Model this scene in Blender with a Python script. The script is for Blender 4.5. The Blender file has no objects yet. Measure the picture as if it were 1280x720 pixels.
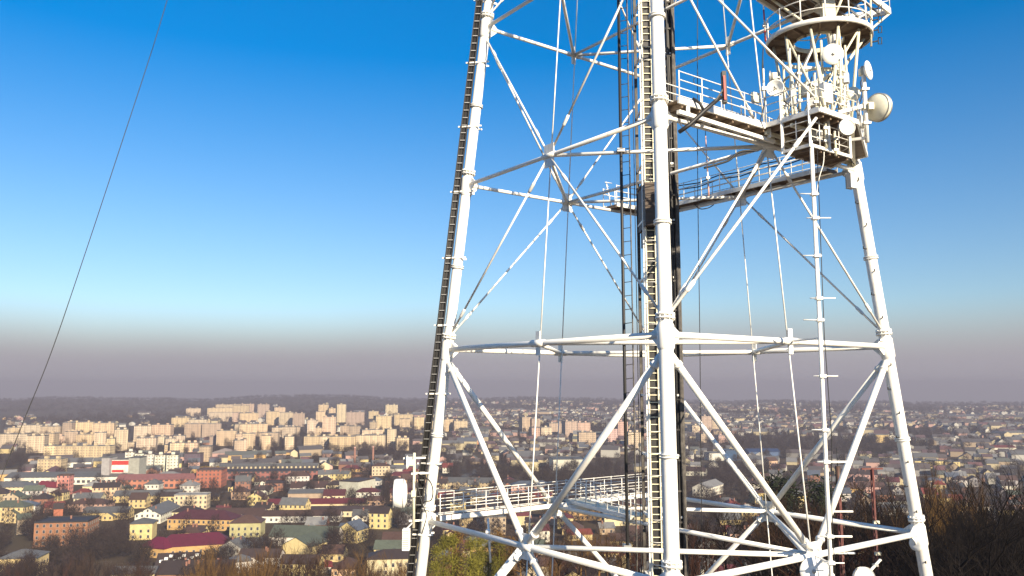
import bpy, math, random
import numpy as np
from mathutils import Vector, Matrix
R = random.Random(7)
scene = bpy.context.scene
COL = scene.collection
rad = math.radians
# ------------------------------------------------------------------ camera
F, PITCH = 1013.7, 0.1203          # focal length in pixels of a 1280 wide frame, upward tilt
CP, SP = math.cos(PITCH), math.sin(PITCH)
cd = bpy.data.cameras.new('camera'); cam = bpy.data.objects.new('camera', cd); COL.objects.link(cam)
cd.sensor_width = 36; cd.lens = F/1280*36; cd.clip_start = .5; cd.clip_end = 30000
cam.rotation_euler = (math.pi/2+PITCH, 0, 0); scene.camera = cam
def ray(px, py):
    X, U = (px-640)/F, (360-py)/F
    return Vector((X, CP-U*SP, SP+U*CP))
def atY(px, py, Y): d = ray(px, py); return d*(Y/d.y)
def atZ(px, py, z): d = ray(px, py); return d*(z/d.z)
def project(p):
    d = p[1]*CP+p[2]*SP
    return (640+F*p[0]/d, 360-F*(-p[1]*SP+p[2]*CP)/d)
# ------------------------------------------------------------------ terrain
TX, TY = 7.45, 41.42
def sstep(t): t = max(0., min(1., t)); return t*t*(3-2*t)
GZ = -85.
def terrain(x, y):
    r = math.hypot(x, y); dt = math.hypot(x-TX, y-TY)
    az = math.atan2(x, max(y, 1e-6)) if y > 0 else 1.2
    right = sstep((az+.05)/.35)
    z = GZ+57*(1-sstep((dt-45)/(250+70*right)))
    z += 2.*math.sin(x/170.+1.3)*math.sin(y/210.)*sstep((r-300)/300)
    if r > 2300:
        k = sstep((r-2700)/1500)
        px = 640+F*math.tan(az) if abs(az) < 1.3 else 5000
        hump = 17*math.exp(-((px-375)/110)**2)+13*math.exp(-((px-60)/200)**2)+9*math.exp(-((px-640)/130)**2)
        hump *= 1.6*math.exp(-((r-4300)/1300)**2)
        z += k*(hump+3*math.sin(az*23)+2*math.sin(az*61+1))-max(0., r-4600)*.021
    return z
# ------------------------------------------------------------------ materials
MATS = {}
def mat(name, color=(.5,.5,.5), rough=.6, noise=0., nscale=4., metal=0., col2=None, objcol=False, spec=.5, bump=0.):
    m = bpy.data.materials.new(name); m.use_nodes = True; nt = m.node_tree; N = nt.nodes; L = nt.links
    b = N['Principled BSDF']; b.inputs['Roughness'].default_value = rough; b.inputs['Metallic'].default_value = metal
    b.inputs['Specular IOR Level'].default_value = spec
    if objcol: oi = N.new('ShaderNodeObjectInfo'); src = oi.outputs['Color']
    else: rg = N.new('ShaderNodeRGB'); rg.outputs[0].default_value = (*color, 1); src = rg.outputs[0]
    tc = N.new('ShaderNodeTexCoord')
    if noise or col2:
        n = N.new('ShaderNodeTexNoise'); n.inputs['Scale'].default_value = nscale; n.inputs['Detail'].default_value = 6; n.inputs['Roughness'].default_value = .65
        L.new(tc.outputs['Object'], n.inputs['Vector'])
        cr = N.new('ShaderNodeValToRGB'); cr.color_ramp.elements[0].position = .42; cr.color_ramp.elements[1].position = .72
        L.new(n.outputs['Fac'], cr.inputs['Fac'])
        mx = N.new('ShaderNodeMix'); mx.data_type = 'RGBA'
        ml = N.new('ShaderNodeMath'); ml.operation = 'MULTIPLY'; ml.inputs[1].default_value = noise
        L.new(cr.outputs['Color'], ml.inputs[0]); L.new(ml.outputs[0], mx.inputs['Factor'])
        L.new(src, mx.inputs['A'])
        if col2: mx.inputs['B'].default_value = (*col2, 1)
        else:
            dk = N.new('ShaderNodeMix'); dk.data_type = 'RGBA'; dk.blend_type = 'MULTIPLY'; dk.inputs['Factor'].default_value = 1
            L.new(src, dk.inputs['A']); dk.inputs['B'].default_value = (.35,.3,.27,1); L.new(dk.outputs['Result'], mx.inputs['B'])
        src = mx.outputs['Result']
        if bump:
            bp = N.new('ShaderNodeBump'); bp.inputs['Strength'].default_value = bump; L.new(n.outputs['Fac'], bp.inputs['Height']); L.new(bp.outputs['Normal'], b.inputs['Normal'])
    L.new(src, b.inputs['Base Color'])
    MATS[name] = m; return m
WHITE = mat('white_tower_paint', (.84,.82,.76), .42, .22, 1.3, col2=(.52,.47,.38))
def streaks(m, col):                                   # rust runs and grime, long drawn along the height
    nt = m.node_tree; N, L = nt.nodes, nt.links; b = N['Principled BSDF']; src = b.inputs['Base Color'].links[0].from_socket
    g = N.new('ShaderNodeNewGeometry'); mp = N.new('ShaderNodeMapping'); mp.inputs['Scale'].default_value = (5, 5, .45); L.new(g.outputs['Position'], mp.inputs['Vector'])
    n = N.new('ShaderNodeTexNoise'); n.inputs['Scale'].default_value = 1; n.inputs['Detail'].default_value = 5; n.inputs['Roughness'].default_value = .7; L.new(mp.outputs[0], n.inputs['Vector'])
    cr = N.new('ShaderNodeValToRGB'); cr.color_ramp.elements[0].position = .60; cr.color_ramp.elements[1].position = .80; cr.color_ramp.elements[1].color = (.75,.75,.75,1); L.new(n.outputs['Fac'], cr.inputs['Fac'])
    mx = N.new('ShaderNodeMix'); mx.data_type = 'RGBA'; L.new(cr.outputs['Color'], mx.inputs['Factor']); L.new(src, mx.inputs['A']); mx.inputs['B'].default_value = (*col, 1); L.new(mx.outputs['Result'], b.inputs['Base Color'])
streaks(WHITE, (.40,.26,.15))
RODW = mat('white_rod_paint', (.82,.80,.74), .5, .4, 1.6, col2=(.34,.29,.24))
RAILW = mat('white_rail_paint', (.80,.78,.72), .5, .4, 3, col2=(.4,.34,.28))
CREAM = mat('cream_paint', (.70,.66,.50), .5, .35, 2, col2=(.4,.33,.22))
streaks(CREAM, (.30,.19,.10))
DISHW = mat('dish_white', (.82,.81,.76), .45, .15, 1.5, col2=(.6,.56,.48))
DISHC = mat('dish_cream', (.70,.67,.53), .5, .3, 2, col2=(.45,.4,.28))
DECK = mat('rusty_deck_steel', (.15,.10,.062), .7, .6, 2.5, col2=(.28,.21,.14))
BROWN = mat('brown_cabin_steel', (.05,.032,.022), .6, .6, 3, col2=(.10,.06,.035))
BLACK = mat('black_cable', (.014,.013,.013), .55)
CABLE = mat('dark_cable_bundle', (.035,.03,.026), .6, .6, 3, col2=(.16,.14,.12))
GALV = mat('galvanised_steel', (.42,.41,.39), .45, .4, 5, metal=.6, col2=(.22,.19,.16))
RED = mat('red_paint', (.45,.035,.025), .5, .5, 3, col2=(.2,.03,.02))
PINK = mat('faded_red_paint', (.62,.36,.30), .55, .4, 3, col2=(.5,.2,.14))
RUST = mat('rust_red_mast_paint', (.11,.026,.02), .6, .6, 2, col2=(.17,.07,.045))
GLASS = mat('window_glass', (.03,.035,.045), .15)
FRAME = mat('window_frame_paint', (.30,.28,.25), .5)
ROOF = mat('roofing', rough=.7, noise=.45, nscale=.5, objcol=True, bump=.1)
ROOFN = mat('roofing_plain', rough=.7, noise=.4, nscale=.9, objcol=True)
BARK = mat('bark', rough=.9, noise=.5, nscale=2, objcol=True, spec=.2)
TWIG = mat('twigs', rough=.9, noise=.5, nscale=.5, objcol=True, spec=.2)
CHIM = mat('chimney_brick', (.26,.12,.08), .8, .5, 2, col2=(.13,.08,.06))
def wall_mat(name, ww, wh, fu, fv, stripe=0., dark=(.05,.045,.05)):
    """Wall with a grid of window openings laid out in metres along the wall (UV map)."""
    m = mat(name, rough=.8, noise=.4, nscale=.25, objcol=True); nt = m.node_tree; N, L = nt.nodes, nt.links
    b = N['Principled BSDF']; src = b.inputs['Base Color'].links[0].from_socket
    uv = N.new('ShaderNodeUVMap'); sp = N.new('ShaderNodeSeparateXYZ'); L.new(uv.outputs[0], sp.inputs[0])
    def mth(op, a, c):
        n = N.new('ShaderNodeMath'); n.operation = op
        for i, v in enumerate((a, c)):
            if isinstance(v, (int, float)): n.inputs[i].default_value = v
            else: L.new(v, n.inputs[i])
        return n.outputs[0]
    def band(o, period, frac, off):
        f = mth('FRACT', mth('ADD', mth('DIVIDE', o, period), off), 0)
        return mth('LESS_THAN', mth('ABSOLUTE', mth('SUBTRACT', f, .5), 0), frac/2)
    wu = band(sp.outputs[0], ww, fu, 0.); wv = band(sp.outputs[1], wh, fv, -.05)
    fac = mth('MULTIPLY', wu, wv)
    if stripe:                                                       # darker loggia bays running the full height
        fac = mth('MAXIMUM', fac, mth('MULTIPLY', band(sp.outputs[0], ww*3, .16, .2), stripe))
    mx = N.new('ShaderNodeMix'); mx.data_type = 'RGBA'
    L.new(fac, mx.inputs['Factor']); L.new(src, mx.inputs['A']); mx.inputs['B'].default_value = (*dark, 1)
    L.new(mx.outputs['Result'], b.inputs['Base Color'])
    return m
WALLP = mat('plaster_wall', rough=.85, noise=.4, nscale=.35, objcol=True)
WALLW = wall_mat('plaster_wall_small_windows', 3.2, 3.1, .36, .5)
WALLB = wall_mat('panel_block_wall', 3.0, 2.8, .42, .45, .45, (.16,.125,.10))
WALLF = wall_mat('factory_wall', 4.2, 4.6, .6, .5)
# ------------------------------------------------------------------ mesh building
class MB:
    def __init__(s): s.v = []; s.f = []; s.m = []; s.uv = {}; s.sm = []
    def add(s, vs, fs, mi=0, smooth=False):
        o = len(s.v); s.v.extend(tuple(v) for v in vs)
        for f in fs: s.f.append(tuple(i+o for i in f)); s.m.append(mi); s.sm.append(smooth)
        return s
    def box(s, c, d, rz=0., mi=0):
        cx, cy, cz = c; hx, hy, hz = d[0]/2, d[1]/2, d[2]/2; co, si = math.cos(rz), math.sin(rz)
        vs = [(cx+x*co-y*si, cy+x*si+y*co, cz+z) for z in (-hz, hz) for x, y in ((-hx,-hy),(hx,-hy),(hx,hy),(-hx,hy))]
        return s.add(vs, [(3,2,1,0),(4,5,6,7),(0,1,5,4),(1,2,6,5),(2,3,7,6),(3,0,4,7)], mi)
    def beam(s, a, b, w, h, up=(0,0,1), mi=0):
        a, b = Vector(a), Vector(b); d = (b-a).normalized(); x = d.cross(Vector(up))
        if x.length < 1e-4: x = d.cross(Vector((1,0,0)))
        x.normalize(); u = x.cross(d)
        vs = [p+x*(i*w/2)+u*(j*h/2) for p in (a, b) for i, j in ((-1,-1),(1,-1),(1,1),(-1,1))]
        return s.add(vs, [(3,2,1,0),(4,5,6,7),(0,1,5,4),(1,2,6,5),(2,3,7,6),(3,0,4,7)], mi)
    def tube(s, pts, r, n=10, mi=0, caps=True):
        pts = [Vector(p) for p in pts]; k = len(pts); rs = r if isinstance(r, (list, tuple)) else [r]*k
        vs = []; px = None
        for i, p in enumerate(pts):
            d = (pts[min(i+1, k-1)]-pts[max(i-1, 0)]).normalized()
            if px is None:
                px = d.cross(Vector((0,0,1)))
                if px.length < .05: px = d.cross(Vector((0,1,0)))
            px = (px-d*px.dot(d)).normalized(); py = d.cross(px)
            for j in range(n):
                a = 2*math.pi*j/n; vs.append(p+(px*math.cos(a)+py*math.sin(a))*rs[i])
        fs = [(i*n+j, i*n+(j+1) % n, (i+1)*n+(j+1) % n, (i+1)*n+j) for i in range(k-1) for j in range(n)]
        s.add(vs, fs, mi, True)
        if caps: 
            o = len(s.v)-len(vs)
            s.f.append(tuple(o+j for j in range(n))[::-1]); s.m.append(mi); s.sm.append(False)
            s.f.append(tuple(o+(k-1)*n+j for j in range(n))); s.m.append(mi); s.sm.append(False)
        return s
    def ring(s, c, ax, rr, r, n=28, m=6, mi=0):
        c, ax = Vector(c), Vector(ax).normalized(); x = ax.orthogonal().normalized(); y = ax.cross(x)
        vs = []
        for i in range(n):
            a = 2*math.pi*i/n; d = x*math.cos(a)+y*math.sin(a)
            for j in range(m):
                b = 2*math.pi*j/m; vs.append(c+d*(rr+r*math.cos(b))+ax*(r*math.sin(b)))
        return s.add(vs, [(i*m+j, ((i+1) % n)*m+j, ((i+1) % n)*m+(j+1) % m, i*m+(j+1) % m) for i in range(n) for j in range(m)], mi, True)
    def lathe(s, c, ax, prof, n=32, mi=0, close=True):
        """prof: list of (radius, distance along the axis)"""
        c, ax = Vector(c), Vector(ax).normalized(); x = ax.orthogonal().normalized(); y = ax.cross(x); k = len(prof)
        vs = [c+(x*math.cos(2*math.pi*j/n)+y*math.sin(2*math.pi*j/n))*max(r, 1e-4)+ax*h for r, h in prof for j in range(n)]
        fs = [(i*n+j, i*n+(j+1) % n, (i+1)*n+(j+1) % n, (i+1)*n+j) for i in range(k-1) for j in range(n)]
        return s.add(vs, fs, mi, True)
    def prism(s, poly, z0, z1, mi=0):
        n = len(poly); vs = [(x, y, z0) for x, y in poly]+[(x, y, z1) for x, y in poly]
        return s.add(vs, [tuple(range(n))[::-1], tuple(range(n, 2*n))]+[(i, (i+1) % n, n+(i+1) % n, n+i) for i in range(n)], mi)
    def mesh(s, name, mats):
        me = bpy.data.meshes.new(name); me.from_pydata(s.v, [], s.f)
        for m in mats if isinstance(mats, (list, tuple)) else [mats]: me.materials.append(m)
        me.polygons.foreach_set('material_index', s.m); me.polygons.foreach_set('use_smooth', s.sm); me.update()
        return me
    def build(s, name, mats, parent=None, loc=None):
        return link(name, s.mesh(name, mats), parent, loc)
def link(name, me, parent=None, loc=None):
    o = bpy.data.objects.new(name, me); COL.objects.link(o)
    if parent: o.parent = parent
    if loc: o.location = loc
    return o
def tag(o, label, cat, group=None):
    o['label'] = label; o['category'] = cat
    if group: o['group'] = group
    return o
def thing(name, label, cat, loc=(0,0,0), rz=0., group=None):
    o = bpy.data.objects.new(name, None); COL.objects.link(o); o.location = loc; o.rotation_euler = (0,0,rz)
    o.empty_display_size = .5
    return tag(o, label, cat, group)
class Local:
    """Builds the parts of one thing in world coordinates and hangs them under an Empty at its base."""
    def __init__(s, name, label, cat, base, group=None):
        s.base = Vector(base); s.root = thing(name, label, cat, s.base, 0, group)
    def part(s, name, mb, m, parent=None):
        o = mb.build(name, m, parent or s.root)
        me = o.data; b = s.base
        me.transform(Matrix.Translation(-b)); return o
# ------------------------------------------------------------------ THE TOWER
ZL = [1.924+8.87*(i-1) for i in range(-2, 6)]      # ring levels; index 2 is the lowest ring in view
YAW = -.1517
ANG = {'N': 0, 'R': math.pi/2, 'B': math.pi, 'L': -math.pi/2}
def corner(q, z):
    h = 11-.113*(z-1.924); a = YAW+ANG[q]
    return Vector((TX+h*math.sin(a), TY-h*math.cos(a), z))
def mid(q, z): return (corner(q[0], z)+corner(q[1], z))/2
BASE_Z = -28.
tw = Local('lattice_tower', 'white four legged lattice tower rising through the whole picture', 'tower', (TX, TY, BASE_Z))
TOP = ZL[6]+1.2
for q in 'LNRB':
    lg = tw.part('leg', MB().tube([corner(q, BASE_Z-.5), corner(q, TOP)], [.305, .255], 20), WHITE)
    ax = (corner(q, 10)-corner(q, 0)).normalized()
    for i, z in enumerate(ZL[:7]):
        c = corner(q, z); mb = MB()
        mb.lathe(c, ax, [(.28,-.6),(.33,-.5),(.33,.35),(.28,.45)], 20)
        for h in (.62, .76): mb.lathe(c, ax, [(.26,h-.03),(.375,h-.03),(.375,h+.03),(.26,h+.03)], 20)
        x = ax.orthogonal().normalized(); y = ax.cross(x)
        for k in range(12):
            p = c+(x*math.cos(k*math.pi/6)+y*math.sin(k*math.pi/6))*.335
            mb.tube([p+ax*.54, p+ax*.84], .028, 6)
        tw.part('collar', mb, WHITE, lg)
        if i < 6:                                   # flange joint and cable clamps half way up each bay
            c = corner(q, z+4.4); mb = MB()
            for h in (-.05, .05): mb.lathe(c, ax, [(.28,h-.03),(.35,h-.03),(.35,h+.03),(.28,h+.03)], 18)
            tw.part('flange', mb, WHITE, lg)
    for i, z in enumerate(ZL[:7]):                  # gusset plates in the planes of the two faces
        for o_ in ('LR' if q in 'NB' else 'NB'):
            c = corner(q, z); e = (corner(o_, z)-c).normalized(); n_ = e.cross(ax).normalized(); p = c+e*.42
            mb = MB(); vs = []
            for k in (-.022, .022): vs += [p-e*.2-ax*.42+n_*k, p-e*.02-ax*.42+n_*k, p+e*.3-ax*.13+n_*k, p+e*.3+ax*.13+n_*k, p-e*.02+ax*.36+n_*k, p-e*.2+ax*.36+n_*k]
            mb.add(vs, [(5,4,3,2,1,0),(6,7,8,9,10,11)]+[(j, (j+1) % 6, 6+(j+1) % 6, 6+j) for j in range(6)]); tw.part('gusset_plate', mb, WHITE, lg)
    if q == 'R':                                    # climbing pegs on the right leg
        for k in range(38):
            c = corner(q, -22+k*1.15); d = Vector((-.8 if k % 2 else -.3, -.6 if k % 2 else -.95, 0)).normalized()
            tw.part('climbing_peg', MB().tube([c+d*.27, c+d*.55], .03, 6).tube([c+d*.53, c+d*.53+Vector((0,0,.1))], .03, 6), BLACK, lg)
FACES = ('LN', 'NR', 'RB', 'BL')
for i, z in enumerate(ZL[:7]):
    for f in FACES:
        a, b = corner(f[0], z), corner(f[1], z); d = (b-a).normalized()
        tw.part('ring_beam', MB().tube([a+d*.3, b-d*.3], .132 if i < 4 else .098, 12), WHITE)
    ms = [mid(f, z) for f in FACES]
    for k in range(4):
        a, b = ms[k], ms[(k+1) % 4]; d = (b-a).normalized()
        tw.part('inner_strut', MB().tube([a+d*.15, b-d*.15], .108 if i < 4 else .088, 10), WHITE)
    if i % 2 == 0 or i in (5,):
        a, b = ms[3], ms[1]; d = (b-a).normalized()
        tw.part('cross_strut', MB().tube([a+d*.2, b-d*.2], .108 if i < 4 else .088, 10), WHITE)
    for k, f in enumerate(FACES):
        c = ms[k]; d = (corner(f[1], z)-corner(f[0], z)).normalized()
        mb = MB().tube([c-d*.45, c+d*.45], .165 if i < 4 else .13, 12)
        mb.beam(c-Vector((0,0,.55)), c+Vector((0,0,.55)), (1.0 if i < 4 else .7) if i % 2 == 0 else .3, .05, up=d.cross(Vector((0,0,1))))
        tw.part('node_gusset', mb, WHITE)
def brace(a, b, r, thin):
    a, b = Vector(a), Vector(b); d = (b-a).normalized(); a2, b2 = a+d*.35, b-d*.3
    br = tw.part('brace', MB().tube([a2, b2], r, 10), RODW if thin else WHITE)
    if thin:
        for t in (1.35, (b2-a2).length-1.5):
            p = a2+d*t
            tw.part('turnbuckle', MB().tube([p-d*.3, p-d*.18, p+d*.18, p+d*.3], [r*1.05, r*1.6, r*1.6, r*1.05], 8), RODW, br)
    else:
        mb = MB()
        for p in (a2+d*.5, b2-d*.5): mb.lathe(p, d, [(r,-.06),(r*1.3,-.06),(r*1.3,.06),(r,.06)], 12)
        tw.part('brace_flange', mb, WHITE, br)
DN = Vector((0,0,-.45))
for i in range(0, 6):
    lo, hi = ZL[i], ZL[i+1]
    for f in FACES:
        for q in f:
            if i % 2 == 0:                          # mids of the lower ring reach down/up to corners of the next
                thin = i >= 3; 
                # lower ring even -> V from upper corners to lower mids
                up = corner(q, hi-.5); brace(up, mid(f, lo), .052 if thin else .145, thin)
            else:
                thin = i >= 3
                brace(corner(q, lo+.6), mid(f, hi), .052 if thin else .145, thin)
    for f in FACES:
        off = (mid(f, lo)-Vector((TX, TY, lo))).normalized()*-.12
        tw.part('hanger_rod', MB().tube([mid(f, hi)+off, mid(f, lo)+off], .033, 6), RODW)
for f in FACES:                                      # lowest bay, below the picture, down to the ground
    for q in f: brace(mid(f, ZL[0]), corner(q, BASE_Z), .155, False)
# long rod from the near leg up to the outer corner of the dish platform
U1 = (corner('R', 10.8)-corner('N', 10.8)).normalized(); O1 = Vector((U1.y, -U1.x, 0))
ORG = corner('N', 10.794); ORG.z = 0
def fp(t, o, z): return ORG+U1*t+O1*o+Vector((0,0,z))          # t along the near right face, o outward
brace(corner('N', 2.5), fp(6.1, 3.25, 11.25), .062, True)
brace(corner('N', ZL[5]-.6), fp(6.05, 3.28, 11.7), .05, True)
# concrete feet
CONC = mat('concrete', (.36,.35,.33), .9, .4, 2)
for q in 'LNRB':
    c = corner(q, BASE_Z); tw.part('footing', MB().box((c.x, c.y, BASE_Z-.4), (2.2,2.2,1.6), YAW), CONC)
# ------------------------------------------------------------------ catwalks
def railing(T, pts, zup=1.1, step=1.5, rails=(1.1,.75,.4), mat_=RAILW, r=.022, closed=False):
    mb = MB(); pts = [Vector(p) for p in pts]
    seg = list(zip(pts, pts[1:]+([pts[0]] if closed else [])))[:len(pts) if closed else len(pts)-1]
    for h in rails: 
        for a, b in seg: mb.tube([a+Vector((0,0,h)), b+Vector((0,0,h))], r, 6)
    rl = T.part('railing', mb, mat_)
    for a, b in seg:
        n = max(1, round((b-a).length/step))
        for k in range(n+(0 if closed else 1)):
            p = a+(b-a)*k/n
            T.part('post', MB().tube([p-Vector((0,0,.12)), p+Vector((0,0,zup+.03))], r*1.15, 6), mat_, rl)
    return rl
def catwalk(label, a, b, w, both=True, side=1, step=1.5, joists=True, edge=RAILW):
    a, b = Vector(a), Vector(b); d = (b-a).normalized(); s = Vector((d.y, -d.x, 0))
    T = Local('catwalk', label, 'catwalk', a, 'catwalks on the tower')
    T.part('deck', MB().beam(a, b, w-.16, .05), DECK)
    for k in (-1, 1): T.part('edge_channel', MB().beam(a+s*(k*w/2), b+s*(k*w/2), .08, .24), edge)
    n = int((b-a).length/1.4)
    if joists:
        for k in range(n+1):
            p = a+(b-a)*(k/max(n,1))-Vector((0,0,.1)); T.part('joist', MB().beam(p-s*(w/2-.05), p+s*(w/2-.05), .08, .14), DECK)
    for k in ((-1, 1) if both else (side,)):
        railing(T, [a+s*(k*w/2)+Vector((0,0,.1)), b+s*(k*w/2)+Vector((0,0,.1))], step=step)
    return T
z0, z1, z2, z3 = ZL[2], ZL[3], ZL[4], ZL[5]
# lower catwalk: along the far left face, from the left leg towards the back leg
lb = (corner('B', z0)-corner('L', z0)).normalized()
catwalk('white railed catwalk on the low far beam behind the left leg', corner('L', z0)+lb*.5+Vector((0,0,.14)), corner('B', z0)-lb*.6+Vector((0,0,.14)), .95)
T = Local('work_platform', 'small white platform between the low catwalk and the central ladder shaft', 'platform', atY(752, 634, 48.5))
pa = mid('LB', z0)+lb*1.5; pb = Vector((TX-.9, TY+1.5, z0))
T.part('deck', MB().beam(pa+Vector((0,0,.28)), pb+Vector((0,0,.28)), 1.0, .06), CREAM)
dd = (pb-pa).normalized(); ss = Vector((dd.y, -dd.x, 0))
for k in (-.5, .5):
    T.part('edge_channel', MB().beam(pa+ss*k+Vector((0,0,.25)), pb+ss*k+Vector((0,0,.25)), .07, .2), WHITE)
    railing(T, [pa+ss*k+Vector((0,0,.34)), pb+ss*k+Vector((0,0,.34))], step=1.2)
# far right catwalk on the BR face (second ring), with a short piece round the back leg
br = (corner('R', z2)-corner('B', z2)).normalized()
c0, c1 = corner('B', z2)+br*.5+Vector((0,0,.32)), corner('R', z2)-br*1.3+Vector((0,0,.32))
T = catwalk('long white railed catwalk on the far beam below the dish platform', c0, c1, 1.0, step=1.45)
sd = Vector((br.y, -br.x, 0))
for h, off in ((1.0, .45), (.75, .47)):
    pts = [c0+(c1-c0)*(k/16)+sd*off+Vector((0,0,h+.05-.07*math.sin(k*math.pi/2))) for k in range(17)]
    T.part('cable', MB().tube(pts, .035, 6), BLACK)
bl = (corner('L', z2)-corner('B', z2)).normalized()
catwalk('stub of railed catwalk left of the central shaft by the back leg', corner('B', z2)+bl*.6+Vector((0,0,.25)), corner('B', z2)+bl*3.6+Vector((0,0,.25)), 1.2, step=1.0)
T = Local('bracket_antenna', 'small white rod antenna on the stub catwalk left of the shaft', 'antenna', corner('B', z2)+bl*3.3+Vector((0,0,.4)))
b0 = corner('B', z2)+bl*3.5+Vector((0,0,.3))
T.part('mast', MB().tube([b0, b0+Vector((-.3,0,1.5))], .04, 6), RODW)
for k in range(4): T.part('rod', MB().tube([b0+Vector((-.1-.1*k,-.3,.5+.3*k)), b0+Vector((-.5+.2*k,.35,.9+.2*k))], .025, 5), RODW)
# walkway from the near leg to the dish platform
T = Local('catwalk', 'white railed catwalk with brown underside from the near leg to the dish platform', 'catwalk', fp(.5, 0, 11.3), 'catwalks on the tower')
T.part('deck', MB().beam(fp(.45, 0, 11.36), fp(6.0, 0, 11.36), 1.25, .06), DECK)
for o in (-.62, .62): T.part('edge_channel', MB().beam(fp(.42, o, 11.36), fp(6.0, o, 11.36), .09, .26), WHITE)
for k in range(6): T.part('joist', MB().beam(fp(.7+k*1.05, -.58, 11.2), fp(.7+k*1.05, .58, 11.2), .09, .2), DECK)
T.part('lower_chord', MB().beam(fp(.4, .62, 10.86), fp(6.9, .4, 10.86), .16, .16), WHITE)
for t in (1.0, 6.3): T.part('chord_post', MB().beam(fp(t, .6, 10.9), fp(t, .6, 11.3), .14, .14, up=(1,0,0)), WHITE)
for o in (-.62, .62): railing(T, [fp(.5, o, 11.48), fp(6.0, o, 11.48)], step=1.4)
# ------------------------------------------------------------------ dish platform (polygon) with a cage hung below
PZ = 11.38
Rl = corner('R', PZ)
poly = [fp(6.0, -.62, 0), fp(6.0, 3.3, 0), fp(8.85, 3.3, 0), Vector((Rl.x+.35, Rl.y-.75, 0)), Vector((Rl.x-.6, Rl.y+.5, 0)), fp(9.6, -1.0, 0)]
T = Local('dish_platform', 'crowded white steel platform of dishes projecting from the right leg', 'platform', fp(7.5, 1.5, PZ))
T.part('deck', MB().prism([(p.x, p.y) for p in poly], PZ-.03, PZ+.03), DECK)
for a, b in zip(poly, poly[1:]+poly[:1]):
    z = Vector((0,0,PZ)); T.part('edge_channel', MB().beam(a+z, b+z, .09, .21), WHITE)
for k in range(5):
    t = 6.4+k*.55; T.part('joist', MB().beam(fp(t, -.4, PZ-.14), fp(t, 3.2, PZ-.14), .09, .2), DECK)
for o in (.6, 1.9): T.part('joist', MB().beam(fp(6.05, o, PZ-.3), fp(9.3, o, PZ-.3), .12, .16), CREAM)
T.part('joist', MB().beam(fp(8.9, 3.0, PZ-.3), Rl+Vector((0,0,-.3)), .16, .2), CREAM)
T.part('joist', MB().beam(fp(6.4, 0, PZ-.25), Rl+Vector((0,0,-.25)), .16, .2), CREAM)
zr = Vector((0,0,PZ+.15)); railing(T, [fp(6.0, .7, 0)+zr, fp(6.0, 3.3, 0)+zr, fp(8.85, 3.3, 0)+zr, poly[3]+zr], step=1.1)
railing(T, [poly[4]+zr, poly[5]+zr, poly[0]+zr], step=1.3)
T2 = Local('hanging_platform', 'small lower platform hung under the dish platform', 'platform', fp(7.4, 2.1, 10.0))
lp = [fp(6.0, 1.45, 0), fp(6.0, 2.8, 0), fp(9.0, 2.8, 0), fp(9.9, 1.3, 0)]
T2.part('deck', MB().prism([(p.x, p.y) for p in lp], 9.97, 10.02), DECK)
for a, b in zip(lp, lp[1:]+lp[:1]): T2.part('edge_channel', MB().beam(a+Vector((0,0,9.98)), b+Vector((0,0,9.98)), .08, .13), WHITE)
for k in range(5): T2.part('joist', MB().beam(fp(6.2+.65*k, 1.5, 9.86), fp(6.2+.65*k, 2.75, 9.86), .07, .12), DECK)
for p in lp[:3]: T2.part('hanger_post', MB().beam(p+Vector((0,0,9.9)), p+Vector((0,0,12.5)), .09, .09, up=(1,0,0)), WHITE)
T2.part('hanger_post', MB().beam(fp(7.4, 2.8, 9.9), fp(7.4, 2.8, 11.3), .09, .09, up=(1,0,0)), WHITE)
railing(T2, [fp(6.05, 1.5, 10.07), fp(6.05, 2.75, 10.07), fp(8.95, 2.75, 10.07), fp(9.8, 1.35, 10.07)], step=.75, rails=(1.0,.66,.33))
# ------------------------------------------------------------------ round platform on conical struts
CC = Vector((15.85, 40.15, 17.7))
T = Local('round_platform', 'round white platform with an open middle above the dish platform', 'platform', CC)
T.part('deck', MB().lathe(CC, (0,0,1), [(1.25,0),(2.55,0),(2.55,.05),(1.25,.05),(1.25,0)], 48), DECK)
T.part('rim', MB().lathe(CC, (0,0,1), [(2.54,-.08),(2.62,-.08),(2.62,.15),(2.54,.15),(2.54,-.08)], 48), WHITE)
T.part('inner_rim', MB().lathe(CC, (0,0,1), [(1.2,-.1),(1.27,-.1),(1.27,.12),(1.2,.12),(1.2,-.1)], 40), CREAM)
for k in range(12):
    a = k*math.pi/6+.2; d = Vector((math.cos(a), math.sin(a), 0))
    T.part('joist', MB().beam(CC+d*1.26-Vector((0,0,.08)), CC+d*2.53-Vector((0,0,.08)), .09, .14), DECK)
mb = MB()
for h in (.55, 1.1): mb.ring(CC+Vector((0,0,h+.1)), (0,0,1), 2.58, .03, 48, 6)
rl = T.part('railing', mb, RAILW)
for k in range(14):
    a = k*math.pi/7; p = CC+Vector((math.cos(a)*2.58, math.sin(a)*2.58, .05)); T.part('post', MB().tube([p, p+Vector((0,0,1.2))], .035, 6), RAILW, rl)
hubs = [fp(6.6, 1.8, PZ+.2), fp(7.6, 2.6, PZ+.2), fp(8.6, 2.2, PZ+.2), Rl+Vector((-.4,-.5,.6)), fp(9.6, -.5, PZ+.2)]
for k, a in enumerate((-2.7, -2.1, -1.5, -.9, -.3, 2.9)):
    p = CC+Vector((math.cos(a)*2.2, math.sin(a)*2.2, -.1)); h = hubs[min(k, 4)]
    T.part('strut', MB().tube([p, h], .075, 8), CREAM)
    if k < 5: T.part('strut', MB().tube([p, hubs[min(k+1, 4)]], .055, 8), CREAM)
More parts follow.
